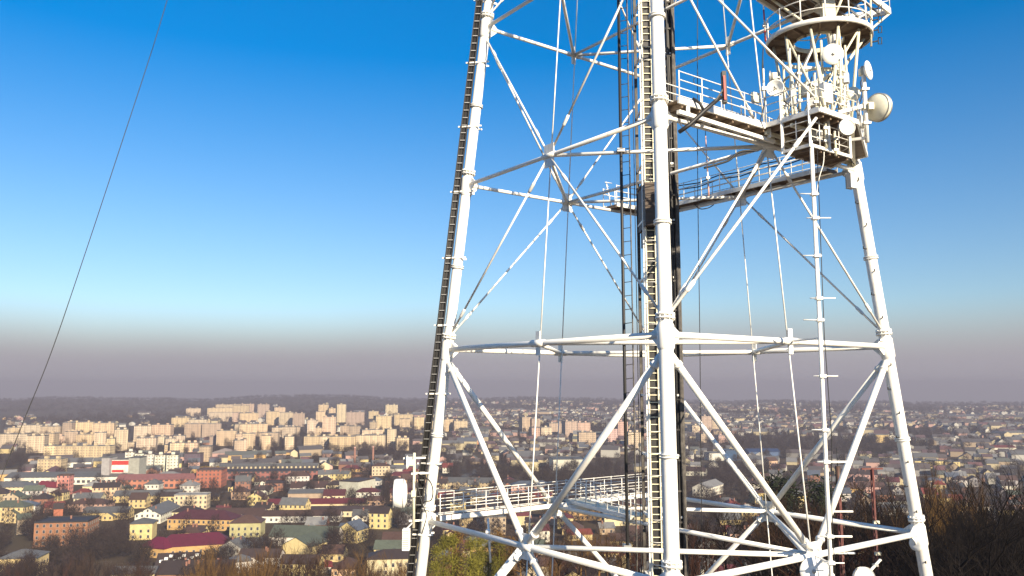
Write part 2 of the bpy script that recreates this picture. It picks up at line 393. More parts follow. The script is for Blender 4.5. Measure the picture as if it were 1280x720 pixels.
# a braced middle ring between the two platforms
MC = CC+Vector((-.9,-1.6,-2.7))
T.part('middle_ring', MB().ring(MC, (0,0,1), 1.5, .06, 36, 6), CREAM)
for k in range(6):
    a = k*math.pi/3+.4; p = MC+Vector((math.cos(a)*1.5, math.sin(a)*1.5, 0))
    T.part('mast_post', MB().tube([p+Vector((0,0,-3.4)), p+Vector((0,0,1.4))], .06, 7), CREAM)
    q = MC+Vector((math.cos(a+math.pi/3)*1.5, math.sin(a+math.pi/3)*1.5, 0))
    T.part('strut', MB().tube([p+Vector((0,0,-3.2)), q], .045, 6), CREAM)
    T.part('strut', MB().tube([p, q+Vector((0,0,-1.6))], .035, 6), RODW)
for h in (-1.2, -2.2):
    T.part('middle_ring', MB().ring(MC+Vector((0,0,h)), (0,0,1), 1.52, .035, 36, 5), RAILW)
T.part('cross_bar', MB().beam(MC+Vector((-1.5,-.3,.6)), MC+Vector((1.6,.3,.6)), .12, .14), CREAM)
T.part('cross_bar', MB().beam(MC+Vector((.2,-1.5,-.3)), MC+Vector((-.2,1.5,-.3)), .12, .14), CREAM)
# ------------------------------------------------------------------ top square platform
SC = Vector((16.5, 40.7, 20.0)); sa = math.atan2(41.5-40.7, 20.3-16.5)
sq = [SC+Vector((math.cos(sa+k*math.pi/2), math.sin(sa+k*math.pi/2), 0))*(3.9 if k in (0,2) else 2.4) for k in range(4)]
T = Local('top_platform', 'square white platform cut by the top edge above the round platform', 'platform', SC)
for a, b in zip(sq, sq[1:]+sq[:1]): T.part('edge_channel', MB().beam(a, b, .12, .34), WHITE)
n = 9
for k in range(1, n):
    t = k/n; T.part('joist', MB().beam(sq[0].lerp(sq[1], t)-Vector((0,0,.05)), sq[3].lerp(sq[2], t)-Vector((0,0,.05)), .06, .12), GALV)
T.part('deck', MB().prism([(p.x, p.y) for p in (sq[1].lerp(sq[0], .45), sq[1], sq[2], sq[3], sq[3].lerp(sq[0], .45))], 20.05, 20.09), DECK)
railing(T, [p+Vector((0,0,.2)) for p in sq], step=1.3, closed=True)
T.part('support_box', MB().box((16.2, 39.6, 19.0), (.62,.62,2.0), YAW), CREAM)
for k in (1, 2, 3): T.part('strut', MB().tube([sq[k]*.8+SC*.2, CC+Vector((.3*(k-2), -.4, .2))], .07, 8), CREAM)
T.part('strut', MB().tube([sq[0]-Vector((0,0,.1)), CC+Vector((2.2, .3, .2))], .06, 8), CREAM)
# ------------------------------------------------------------------ dishes
def dish(label, c, ax, r, kind='drum', mount=None, m=None, group='dish antennas on the tower'):
    c = Vector(c); ax = Vector(ax).normalized(); m = m or DISHW
    T = Local('dish_antenna', label, 'dish antenna', c, group)
    if kind == 'drum':
        T.part('reflector', MB().lathe(c, ax, [(.02,-.30*r),(.35*r,-.26*r),(.75*r,-.13*r),(.98*r,.08*r),(1.0*r,.1*r),(1.0*r,.42*r),(.97*r,.44*r)], 36), m)
        T.part('radome', MB().lathe(c, ax, [(.97*r,.42*r),(.8*r,.455*r),(.4*r,.475*r),(.01,.48*r)], 36), DISHW if m is DISHW else m)
        T.part('rim', MB().ring(c+ax*.42*r, ax, r*1.0, .03, 36, 6).ring(c+ax*.09*r, ax, r*1.0, .025, 36, 6), GALV)
    elif kind == 'deep':
        T.part('reflector', MB().lathe(c, ax, [(.02,-.18*r),(.6*r,-.14*r),(.9*r,-.02*r),(1.0*r,.08*r),(1.0*r,.62*r),(.94*r,.74*r)], 36), m)
        T.part('radome', MB().lathe(c, ax, [(.95*r,.72*r),(.6*r,.80*r),(.01,.82*r)], 36), m)
        T.part('rim', MB().ring(c+ax*.08*r, ax, r*1.0, .02, 36, 6), GALV)
    elif kind == 'shallow':
        T.part('reflector', MB().lathe(c, ax, [(.02,-.35*r),(.5*r,-.28*r),(.97*r,0),(1.0*r,.06*r),(.97*r,.12*r),(.5*r,.16*r),(.01,.17*r)], 36), m)
        T.part('hub', MB().lathe(c+ax*.15*r, ax, [(.16*r,0),(.14*r,.1*r),(.01,.12*r)], 12), GALV)
    else:                                            # open bowl with a feed horn
        T.part('reflector', MB().lathe(c, ax, [(.02,-.42*r),(.5*r,-.33*r),(.9*r,-.06*r),(1.0*r,.02*r),(1.0*r,.07*r),(.88*r,0),(.5*r,-.26*r),(.02,-.36*r)], 36), m)
        fd = T.part('feed', MB().tube([c-ax*.36*r, c+ax*.28*r], .04*r+.01, 8).lathe(c+ax*.28*r, ax, [(.01,0),(.13*r,.02),(.1*r,.14*r),(.01,.15*r)], 12), GALV)
    mt = Vector(mount) if mount is not None else c-ax*.9*r
    mb = MB().tube([c-ax*.3*r, c-ax*.62*r, mt], .06, 8)
    T.part('mount', mb, GALV)
    mb = MB().box(c-ax*.62*r, (.22,.22,.3)); T.part('mount_box', mb, CREAM)
    return T
def pole(label, a, b, r=.06, m=WHITE, name='mounting_pole'):
    a, b = Vector(a), Vector(b); T = Local(name, label, 'pole', a, 'mounting poles on the dish platform')
    p = T.part('tube', MB().tube([a, b], r, 10), m)
    T.part('cap', MB().lathe(b, (0,0,1), [(r*1.25,-.04),(r*1.25,.03),(.01,.06)], 10), GALV)
    for t in (.25, .7): T.part('clamp', MB().box(a.lerp(b, t), (r*3.4, r*3.4, .09)), GALV)
dp = 34.4
P1, P2 = atY(1084, 178, dp), atY(1079, 84, dp)
pole('tall white mounting pole at the right edge holding the big cream dish', P1, P2, .09)
T = Local('pole_outrigger', 'white horizontal arm from the dish platform out to the tall pole', 'bracket', atY(1062, 137, dp))
T.part('arm', MB().beam(atY(1048, 141, dp), atY(1086, 131, dp), .16, .16), WHITE)
T.part('clamp', MB().box(atY(1083, 133, dp), (.34,.3,.3)), CREAM)
T.part('lower_arm', MB().beam(atY(1062, 175, dp+.5), atY(1086, 172, dp), .12, .12), WHITE)
dish('largest cream dish drum, at the far right edge of the dish platform', atY(1095, 134, dp), (.85,.48,.06), .60, 'drum', atY(1082, 135, dp), DISHC)
dish('small tilted white dish on top of the tall pole at right', atY(1085, 88, dp-.15), (.72,-.68,.05), .43, 'shallow', atY(1080, 92, dp), DISHW)
dish('round cream dish facing forward on the lower edge of the dish platform', atY(1057, 160, 32.9), (.05,-1,-.02), .33, 'drum', atY(1066, 162, 33.8), DISHC)
dish('white dish with a dark hub just under the round platform', atY(1041, 68, 36.5), (-.12,-1,-.1), .50, 'shallow', atY(1046, 74, 37.6), DISHW)
dish('open white dish with a feed horn at the left end of the platform', atY(969, 110, 34.2), (-.45,-.88,.02), .38, 'open', atY(979, 112, 34.6), DISHW)
dish('cream dish above the platform corner, behind the round forward dish', atY(1067, 117, 34.8), (.05,-1,.02), .32, 'shallow', atY(1066, 124, 35.4), DISHC)
dish('small dark backed dish behind the open white dish', atY(963, 96, 36.2), (-.9,.4,.05), .28, 'shallow', atY(975, 98, 36.0), GALV)
def panel(label, c, w, h, d, rz, m, name='panel_antenna'):
    c = Vector(c); T = Local(name, label, 'panel antenna', c, 'panel antennas and boxes on the tower')
    T.part('housing', MB().box(c, (w,d,h), rz), m); T.part('frame', MB().box(c+Vector((math.sin(rz)*-d*.5, math.cos(rz)*d*.5, 0)), (w*1.06,.04,h*1.06), rz), GALV)
    T.part('bracket', MB().beam(c+Vector((0,d*.4,-h*.1)), c+Vector((.05,d*.5+.35,-h*.1)), .07, .07), GALV)
panel('square cream panel on the walkway railing left of the open dish', atY(945, 122, 34.2), .42, .42, .12, .5, DISHC)
panel('white box beside the tall pole under the cream dish', atY(1078, 152, 34.6), .30, .5, .25, .3, DISHW)
panel('tilted white box on the right leg below the dish platform', atY(1064, 226, 39.1), .4, .75, .3, .5, DISHW)
for px, t, b_, dpt, lab in ((1000, 70, 145, 35.5, 'thin post left of the open middle of the round platform'), (1020, 92, 140, 33.6, 'white post rising at the platform corner'), (1052, 75, 150, 35, 'white post between the hub dish and the cream dish'), (979, 118, 160, 34.2, 'white post beside the open white dish'), (1033, 150, 185, 33.4, 'short white post inside the hanging platform'), (1045, 165, 195, 33.8, 'cream post at the back of the hanging platform')):
    pole(lab, atY(px, b_, dpt), atY(px-2, t, dpt), .055, CREAM)
panel('small grey junction box inside the hanging platform', atY(1022, 170, 33.8), .35, .5, .25, .4, GALV)
panel('white equipment cabinet on the dish platform behind the railing', atY(1030, 118, 35.2), .55, .9, .5, .5, DISHW)
panel('cream equipment cabinet under the round platform', atY(1010, 112, 36.5), .5, .6, .4, .2, DISHC)
# black cables hanging among the dishes
def cable(label, pts, r=.02, m=BLACK, name='cable', group='loose cables on the tower'):
    pts = [Vector(p) for p in pts]; mb = MB()
    sm = []
    for i in range(len(pts)-1):                       # Catmull-Rom
        p0, p1, p2, p3 = pts[max(i-1,0)], pts[i], pts[i+1], pts[min(i+2,len(pts)-1)]
        for k in range(6):
            t = k/6; sm.append(.5*((2*p1)+(p2-p0)*t+(2*p0-5*p1+4*p2-p3)*t*t+(3*p1-p0-3*p2+p3)*t**3))
    sm.append(pts[-1]); b = Vector(pts[0]); o = mb.tube(sm, r, 6).build(name, m)
    o.data.transform(Matrix.Translation(-b)); o.location = b
    return tag(o, label, 'cable', group)
cable('black cable looping under the inner beam to the near face', [atY(p[0], p[1], 34.8) for p in ((948,188),(925,190),(912,200),(898,205),(880,210))], .05)
cable('pale cable hanging beside the tall thin antenna pole', [atY(p[0], p[1], 33.5) for p in ((1030,190),(1029,205),(1024,222),(1020,245))], .022, RODW)
cable('black cable hanging beside the left end of the dish platform', [atY(p[0], p[1], 34.0) for p in ((954,60),(953,92),(957,118),(953,140),(950,152))], .025)
cable('thin dark cable loop above the walkway railing', [atY(p[0], p[1], 34.0) for p in ((868,98),(873,95),(878,100),(874,106),(868,104),(867,98))], .015)
cable('black cable loop drooping under the far catwalk', [atY(p[0], p[1], 46.0) for p in ((868,255),(875,261),(885,260),(892,256))], .03)
cable('long thin dark cable hanging right of the central shaft', [atY(872, -60, 45), atY(872, 200, 45), atY(875, 440, 45), atY(878, 760, 45)], .022)
for k, (pts, d_) in enumerate(((((969,114),(978,124),(990,134),(1005,140),(1040,142)), 35.0), (((1041,74),(1040,90),(1034,104),(1044,122),(1050,140)), 36.8), (((1085,92),(1076,102),(1078,118),(1070,140)), 35.2), (((1057,166),(1062,178),(1060,192),(1068,206)), 34.6), (((1015,96),(1012,112),(1018,126),(1010,142)), 35.6), (((998,84),(995,100),(1001,118),(996,140)), 36.0))):
    cable('dark feeder cable '+('from the open dish along the deck','from the hub dish down to the deck','from the tilted dish down the tall pole','from the forward dish down to the right leg','hanging in the middle of the dish platform','hanging at the left of the platform lattice')[k], [atY(x, y, d_+.1*(i % 2)) for i, (x, y) in enumerate(pts)], .028)
for k, (x, y, d_, w_, h_) in enumerate(((1003,150,34.6,.3,.4),(1028,146,33.9,.25,.3),(1047,150,34.4,.35,.3),(1016,128,34.8,.3,.35),(1058,98,36.2,.3,.45),(992,118,35.2,.25,.5))):
    panel('small '+('grey','cream','grey','white','white','cream')[k]+' radio box '+('under the platform deck','under the platform corner','beside the forward dish bracket','behind the platform corner post','right of the hub dish','beside the post left of the lattice')[k], atY(x, y, d_), w_, h_, .22, .3+.2*k, (GALV, DISHC, GALV, DISHW, DISHW, DISHC)[k], 'radio_box')
# ------------------------------------------------------------------ whip and pole antennas
def whip(label, a, b, segs, m2=RED, arms=()):
    a, b = Vector(a), Vector(b); T = Local('whip_antenna', label, 'antenna', a, 'red and white whip antennas')
    n = segs
    for k in range(n): T.part('segment', MB().tube([a.lerp(b, k/n), a.lerp(b, (k+1)/n)], .05-.004*k, 8), [m2, RODW][k % 2])
    T.part('tip', MB().tube([b, b+(b-a).normalized()*.5], .018, 6), BLACK)
    mp = a.lerp(b, .3); T.part('clamp', MB().box(mp, (.2,.2,.14)), GALV)
    return T
whip('red and white whip antenna at the left edge of the round platform', atY(957, 52, 41), atY(953, -14, 41), 5)
whip('red and white whip antenna standing on the far catwalk', atY(886, 245, 46), atY(882, 170, 46), 5, PINK)
whip('white whip antenna with a black base at the left end of the platform', atY(955, 122, 34.0), atY(954, 86, 34.0), 2, DISHW)
T = Local('signal_lamp', 'black and red upright lamp bar on an angled black boom over the walkway', 'lamp', atY(878, 136, 32.6))
T.part('boom', MB().tube([atY(849, 165, 31.5), atY(862, 156, 31.55), atY(881, 138, 31.65), atY(901, 121, 31.8)], .085, 8), BLACK)
T.part('upright', MB().beam(atY(906, 129, 31.8), atY(904, 90, 31.8), .26, .16, up=(1,0,0)), BLACK)
T.part('red_panel', MB().beam(atY(906.3, 125, 31.68), atY(904.8, 95, 31.68), .11, .08, up=(1,0,0)), RED)
T.part('brace', MB().tube([atY(880, 139, 31.7), atY(875, 129, 31.7), atY(866, 123, 31.75)], .06, 6), BLACK)
T.part('gusset', MB().beam(atY(893, 128, 31.75), atY(905, 110, 31.75), .16, .06), BLACK)
# dipole arms on the outside of the round platform
T = Local('loop_antenna', 'dark folded loop antennas on a pole at the right of the round platform', 'antenna', atY(1089, 58, 39))
T.part('pole', MB().tube([atY(1089, 58, 39), atY(1088, -10, 39)], .05, 8), CREAM)
for y in (10, 24, 37, 51):
    a, b = atY(1088, y+2, 39), atY(1098, y, 39); T.part('arm', MB().tube([a, b], .035, 6), BLACK)
    pts = [atY(1098, y-4, 39), atY(1102, y-4, 39), atY(1102, y+4, 39), atY(1098, y+4, 39), atY(1098, y-4, 39)]
    T.part('loop', MB().tube(pts, .025, 6), BLACK)
# tall thin white pole antenna with short dipole arms, hung from the hanging platform
ax, ay = 12.52, 32.95
T = Local('pole_antenna', 'tall thin white pole with short cross arms hanging below the dish platform', 'antenna', (ax, ay, -14))
T.part('pole', MB().tube([(ax, ay, -14), (ax, ay, 10.0)], .085, 10), WHITE)
for y, s, l in ((243,-1,.5),(273,1,.52),(320,-1,.5),(373,1,.55),(400,-1,.6),(470,1,.5),(537,-1,.45),(577,1,.75),(670,1,.75),(703,1,.4),(740,-1,.6)):
    z = atY(1030, y, ay).z
    T.part('dipole_arm', MB().tube([(ax-.28*s-.1, ay-.1, z), (ax+s*l+.1*s, ay-.12, z)], .024 if l < .7 else .042, 8), WHITE)
    T.part('clamp', MB().box((ax, ay-.04, z), (.26,.26,.12)), WHITE)
T.part('feed_cable', MB().tube([(ax+.2, ay+.05, -13), (ax+.17, ay+.05, -5), (ax+.3, ay+.05, -2), (ax+.19, ay+.05, 2), (ax+.25, ay+.05, 9.8)], .018, 5), BLACK)
for z in (z0, z1, z2-1.0):
    T.part('standoff', MB().beam((ax, ay, z), mid('NR', z) if z != z2-1.0 else (ax, ay, z+.4), .08, .08), WHITE)
# ------------------------------------------------------------------ central ladder shaft
SX, SY = 7.72, 41.5; SB, ST = -28., TOP-2
T = Local('ladder_shaft', 'narrow central shaft of white posts, caged ladder and dark cable bundles', 'shaft', (SX, SY, SB))
for dx, dy in ((-1.0,-.9),(.72,-.9),(-1.0,.9),(.72,.9)):
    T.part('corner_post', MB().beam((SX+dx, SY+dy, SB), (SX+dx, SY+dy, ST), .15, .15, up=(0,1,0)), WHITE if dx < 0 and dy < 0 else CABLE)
k = 0; z = SB+1
while z < ST:
    T.part('ring_frame', MB().beam((SX-1.0,SY-.9,z),(SX+.72,SY-.9,z),.1,.1).beam((SX-1.0,SY+.9,z),(SX+.72,SY+.9,z),.1,.1).beam((SX-1.0,SY-.9,z),(SX-1.0,SY+.9,z),.1,.1).beam((SX+.72,SY-.9,z),(SX+.72,SY+.9,z),.1,.1), WHITE); z += 2.95
mb = MB(); lx = SX-.70
for s in (-.23, .23): mb.beam((lx+s, SY-1.02, SB), (lx+s, SY-1.02, ST), .06, .09, up=(0,1,0))
nr = int((ST-SB)/.36)
for k in range(nr): mb.beam((lx-.23, SY-1.02, SB+.2+k*.36), (lx+.23, SY-1.02, SB+.2+k*.36), .04, .04)
lad = T.part('ladder', mb, mat('pale_yellow_paint', (.74,.68,.48), .5, .4, 3, col2=(.4,.3,.18)))
mb = MB()
for k in range(int((ST-SB)/1.05)):
    z = SB+.6+k*1.05
    pts = [(lx+.36*math.cos(a), SY-1.02-.32*math.sin(a)*1.4, z) for a in [math.pi*j/8 for j in range(9)]]; mb.tube(pts, .016, 5)
for a in (.6, 2.55): mb.beam((lx+.36*math.cos(a), SY-1.02-.448*math.sin(a), SB+2), (lx+.36*math.cos(a), SY-1.02-.448*math.sin(a), ST), .03, .02, up=(0,1,0))
T.part('safety_cage', mb, RODW, lad)
T.part('cable_tray', MB().box((lx+.02, SY-.93, (SB+ST)/2), (.52,.07,ST-SB)), BLACK)
for i in range(7):
    x = SX+.36+.055*i; y = SY-1.0+.11*((i*3) % 5)
    pts = [(x+.03*math.sin(k*1.7+i), y+.03*math.cos(k*1.3+i*2), SB+(ST-SB)*k/24) for k in range(25)]
    T.part('cable_bundle', MB().tube(pts, .055+.01*(i % 3), 7), [BLACK, CABLE, BLACK, CABLE, BLACK, CABLE, BLACK][i])
z = SB+.7
while z < ST: T.part('cable_clamp', MB().box((SX+.53, SY-.75, z), (.44,.5,.08)), CABLE); z += 1.48
T = Local('lift_cabin', 'dark brown lift cabin in the central shaft at the second ring', 'lift', (SX-.35, SY, 7.9))
T.part('body', MB().box((SX-.55, SY-.42, 9.1), (.96,2.3,2.2)), BROWN)
for k in range(8): T.part('rib', MB().box((SX-.55, SY-1.585, 8.15+k*.28), (1.0,.03,.05)), BROWN)
T.part('roof', MB().box((SX-.55, SY-.12, 10.24), (1.1,1.6,.08)), DECK)
T.part('skirt', MB().box((SX-.55, SY-.12, 7.55), (.8,1.1,.8)), BROWN)
# dark service pole with a light ladder, left of the shaft
T = Local('service_pole', 'black vertical pipe with a thin rung ladder left of the central shaft', 'pipe', (4.95, 36.3, -28))
T.part('pipe', MB().tube([(5.02, 36.35, -28), (5.02, 36.35, TOP)], .072, 10), BLACK)
T.part('side_rail', MB().tube([(5.42, 36.4, -28), (5.42, 36.4, TOP)], .028, 8), CABLE)
for k in range(int((TOP+28)/.62)):
    z = -27.6+k*.62; T.part('rung', MB().tube([(5.02, 36.38, z), (5.42, 36.4, z+.06)], .018, 5), BLACK) if abs(z) < 24 and k < 99 else None
for z in (z0, z2, z3): T.part('clamp', MB().box((5.02, 36.5, z+.0), (.34,.5,.16)), GALV)
cable('thin dark vertical wire between the service pipe and the shaft', [(5.78, 37.4, -28), (5.78, 37.4, TOP)], .02)
cable('paler thin vertical wire between the service pipe and the shaft', [(5.62, 37.6, -28), (5.62, 37.6, TOP)], .015, GALV)
# ------------------------------------------------------------------ cable ladder on the left leg
T = Local('cable_ladder', 'black cable ladder running up the outer side of the left leg', 'cable tray', corner('L', -28)+Vector((-.62,-.1,0)))
dl = (corner('L', 30)-corner('L', -28)).normalized()
def lp_(z, dx, dy): return corner('L', z)+Vector((dx, dy, 0))
for i, dx in enumerate((-.68, -.36)): T.part('side_rail', MB().beam(lp_(-28, dx, -.2), lp_(TOP, dx, -.2), .05, .12, up=(0,1,0)), BLACK)
for i in range(5): T.part('cable', MB().tube([lp_(-28, -.65+.055*i, -.14+.03*(i % 2)), lp_(TOP, -.65+.055*i, -.14+.03*(i % 2))], .036, 6), BLACK)
T.part('cable', MB().tube([lp_(-28, -.38, .02), lp_(TOP, -.38, .02)], .05, 6), BLACK)
for k in range(92):
    z = -14.5+k*.42; T.part('rung', MB().beam(lp_(z, -.66, -.24), lp_(z, -.38, -.24), .022, .03), GALV)
for k in range(15):
    z = -22+k*3.6; T.part('leg_clamp', MB().beam(lp_(z, -.85, -.1), lp_(z, .42, -.34), .07, .08).beam(lp_(z, -.85, -.1), lp_(z, .42, .34), .07, .08), WHITE)
# ------------------------------------------------------------------ dishes and box on the left leg
lz = atY(500, 617, 42.8)
a, b = atY(517, 660, 42.7), atY(518, 566, 42.7)
T = Local('mounting_pole', 'white pole with horizontal arms beside the left leg holding two dishes', 'pole', a)
T.part('tube', MB().tube([a, b], .07, 10), CREAM)
for y, x0, x1 in ((573, 504, 532), (592, 514, 543), (651, 511, 536)):
    T.part('arm', MB().beam(atY(x0, y, 42.7), atY(x1, y-1, 43.0), .08, .09), WHITE)
dish('big white drum dish seen edge on at the lower left of the tower', atY(506, 617, 42.6), (-1,-.08,0), .74, 'deep', atY(516, 617, 42.7), DISHW, 'dish antennas on the left leg')
dish('small white dish with a cone shaped back at the lower left of the tower', atY(509, 578, 42.6), (-1,-.05,0), .36, 'open', atY(517, 578, 42.7), DISHW, 'dish antennas on the left leg')
T = Local('equipment_box', 'white finned box on the left leg under the big drum dish', 'box', atY(508, 668, 42.7))
c = atY(508, 674, 42.7); T.part('housing', MB().box(c, (.36,.5,1.05)), DISHW)
for k in range(9): T.part('fin', MB().box(c+Vector((.0,-.262,-.42+.105*k)), (.30,.025,.035)), GALV)
T.part('bracket', MB().beam(c+Vector((0,0,.52)), atY(518, 651, 42.7), .06, .06), WHITE)
cable('black cable loop wound round the left leg above the low ring', [atY(x, y, d) for x, y, d in ((522,592,42.6),(536,600,42.4),(541,612,42.3),(539,625,42.3),(530,628,42.4),(524,640,42.6))], .03)
cable('black cable hanging down the left leg by the drum dish', [atY(x, y, d) for x, y, d in ((520,600,42.5),(528,630,42.3),(533,645,42.2),(527,668,42.4))], .025)
# dishes near the low right node and lower right leg
dish('white dish below the low right node of the tower', atY(1017, 714, 33.8), (-.15,-1,.1), .55, 'shallow', atY(1022, 712, 34.6), DISHW, 'dish antennas low on the tower')
dish('white dish at the bottom edge right of the low node', atY(1078, 723, 35.5), (.1,-1,.12), .46, 'drum', atY(1080, 722, 36.6), DISHW, 'dish antennas low on the tower')
dish('small white dish tucked behind the right leg at the low ring', atY(1145, 680, 39.4), (-.75,-.6,.05), .32, 'shallow', atY(1152, 678, 39.6), DISHW, 'dish antennas low on the tower')
pole('arm holding the bottom edge dish', atY(1080, 722, 36.7), atY(1100, 700, 37.6), .06, WHITE)
pole('short pole holding the dish below the low right node', atY(1022, 740, 34.8), atY(1022, 690, 34.8), .06, WHITE)
# small things hanging from the lower ring
T = Local('hanging_tube', 'thin white tube hanging from the low near left beam', 'tube', atY(610, 668, 39.2))
T.part('tube', MB().tube([atY(610, 648, 39.2), atY(613, 703, 39.2)], .05, 8), WHITE); T.part('hook', MB().box(atY(610, 664, 39.2), (.2,.45,.1)), WHITE)
# ------------------------------------------------------------------ the long wire at left and the two masts behind
wp = [(-8.9, 30.9, 38.), (-10.2, 30.5, 30.)]+[tuple(atY(x, y, Yd)) for x, y, Yd in ((209,0,30),(186,75,29.6),(150,185,29),(108,312,28.4),(65,438,27.9),(30,525,27.5),(4,590,27.2),(-60,750,26))]
cable('long thin dark wire slanting across the sky at left', wp, .014, BLACK, 'guy_wire', 'long wires')
def lattice_mast(label, px, ytop, Y, w, m, top):
    t = atY(px, ytop, Y); zb = terrain(t.x, t.y)-.3; T = Local('radio_mast', label, 'mast', (t.x, t.y, zb), 'slim masts behind the tower')
    cs = [(t.x+w*math.cos(a), t.y+w*math.sin(a)) for a in (.3, 2.4, 4.5)]
    for c in cs: T.part('leg', MB().tube([(*c, zb), (*c, t.z)], .05, 6), m)
    k = 0; z = zb+.4
    while z < t.z-.7:
        for i in range(3):
            a, b = cs[i], cs[(i+1) % 3]
            if k < 33: T.part('cross_brace', MB().tube([(*a, z), (*b, z+.7)], .028, 5), m)
        z += .75; k += 1
    top(T, t)
    return T
def top_a(T, t):
    T.part('head', MB().tube([t-Vector((0,0,2.2)), t+Vector((0,0,.1))], .2, 8), BROWN); T.part('tip', MB().tube([t, t+Vector((0,0,1.4))], .03, 6), BLACK)
    for h in (3.2, 6.2): T.part('bracket', MB().beam(t+Vector((-.5,-.2,-h)), t+Vector((.9,-.2,-h)), .12, .12), DISHW)
def top_b(T, t):
    T.part('cross_bar', MB().beam(t+Vector((-.95,0,0)), t+Vector((.95,0,.02)), .16, .16), RUST)
    T.part('head', MB().tube([t-Vector((0,0,1.)), t+Vector((0,0,.05))], .1, 8), RUST)
    for h in (4.6, 7.3): T.part('bracket', MB().box(t-Vector((0,.3,h)), (.5,.3,.25)), CREAM)
lattice_mast('red lattice mast standing behind the tall thin pole antenna', 1047, 584, 62, .15, RUST, top_a)
lattice_mast('dark red lattice mast with a T shaped top right of the other', 1090, 586, 74, .14, RUST, top_b)
# ------------------------------------------------------------------ ground
rs = [0,6,12,20,30,42,56,72,90,110,132,156,184,214,248,286,330,380,440,510,600,720,860,1050,1300,1600,2000,2400,2800,3200,3600,4000,4500,5100,5900,6900,8200]
mb = MB(); na = 220
for r in rs:
    for j in range(na):
        a = 2*math.pi*j/na; x, y = r*math.sin(a), r*math.cos(a); mb.v.append((x, y, terrain(x, y)))
for i in range(len(rs)-1):
    for j in range(na):
        mb.f.append((i*na+j, (i+1)*na+j, (i+1)*na+(j+1) % na, i*na+(j+1) % na)[::-1]); mb.m.append(0); mb.sm.append(True)
gm = mat('winter_ground', (.06,.041,.026), .95, .7, .012, col2=(.075,.06,.032), spec=.1)
nt = gm.node_tree; N, L = nt.nodes, nt.links; bs = N['Principled BSDF']; src = bs.inputs['Base Color'].links[0].from_socket
n2 = N.new('ShaderNodeTexNoise'); n2.inputs['Scale'].default_value = .05; n2.inputs['Detail'].default_value = 8; n2.inputs['Roughness'].default_value = .75
g2 = N.new('ShaderNodeNewGeometry'); L.new(g2.outputs['Position'], n2.inputs['Vector'])
cr = N.new('ShaderNodeValToRGB'); cr.color_ramp.elements[0].position = .55; cr.color_ramp.elements[1].position = .75; L.new(n2.outputs['Fac'], cr.inputs['Fac'])
mx = N.new('ShaderNodeMix'); mx.data_type = 'RGBA'; L.new(cr.outputs['Color'], mx.inputs['Factor']); L.new(src, mx.inputs['A']); mx.inputs['B'].default_value = (.11,.09,.068,1)
L.new(mx.outputs['Result'], bs.inputs['Base Color'])
go = mb.build('ground', gm); go['kind'] = 'structure'
def ground_at(px, py):
    z = GZ
    for _ in range(6): p = atZ(px, py, z); z = terrain(p.x, p.y)
    p.z = z; return p
# roads through the city, sheets just above the ground
ASPH = mat('asphalt', (.06,.057,.055), .9, .4, .2, col2=(.09,.085,.08))
def road(pts, w):
    mb = MB(); P = [ground_at(*p) for p in pts]; Q = []
    for a, b in zip(P, P[1:]):
        n = max(2, int((b-a).length/12)); Q += [a.lerp(b, k/n) for k in range(n)]
    Q.append(P[-1]); vs = []
    for i, p in enumerate(Q):
        d = (Q[min(i+1, len(Q)-1)]-Q[max(i-1, 0)]); d = Vector((d.x, d.y, 0)).normalized(); s = Vector((d.y, -d.x, 0))*(w/2)
        for q in (p-s, p+s): vs.append((q.x, q.y, terrain(q.x, q.y)+.12))
    mb.add(vs, [(2*i, 2*i+1, 2*i+3, 2*i+2) for i in range(len(Q)-1)]); o = mb.build('road', ASPH); o['kind'] = 'structure'
road([(-30,640),(120,628),(330,611),(560,606),(900,600)], 9)
road([(330,611),(300,650),(345,699),(420,735)], 7)
road([(560,606),(620,575),(760,552)], 9)
road([(860,583),(960,570),(1010,568),(1130,566),(1290,573)], 10)
road([(985,600),(1090,592),(1290,600)], 7)
# ------------------------------------------------------------------ buildings
WALLC = {'cream': (.68,.57,.34), 'pale yellow': (.70,.55,.25), 'ochre': (.64,.40,.15), 'white': (.76,.72,.62), 'pink': (.62,.38,.31), 'grey': (.40,.38,.35), 'brick red': (.32,.15,.09), 'tan': (.50,.38,.25), 'peach': (.66,.44,.28)}
ROOFC = {'rust brown': (.135,.07,.048), 'dark brown': (.075,.048,.04), 'grey': (.21,.21,.205), 'blue grey': (.15,.18,.235), 'red': (.30,.055,.04), 'maroon': (.17,.035,.04), 'green grey': (.15,.175,.125), 'pale metal': (.46,.45,.43)}
WINM = MB().box((0,0,0), (1.25,.10,1.65), 0, 0).box((0,-.02,0), (1.02,.10,1.42), 0, 1).box((0,-.04,.25), (1.02,.09,.06), 0, 0).mesh('window', [FRAME, GLASS])
CHM = MB().box((0,0,0), (.75,.6,1.8)).box((0,0,.95), (.9,.75,.14)).mesh('chimney', CHIM)
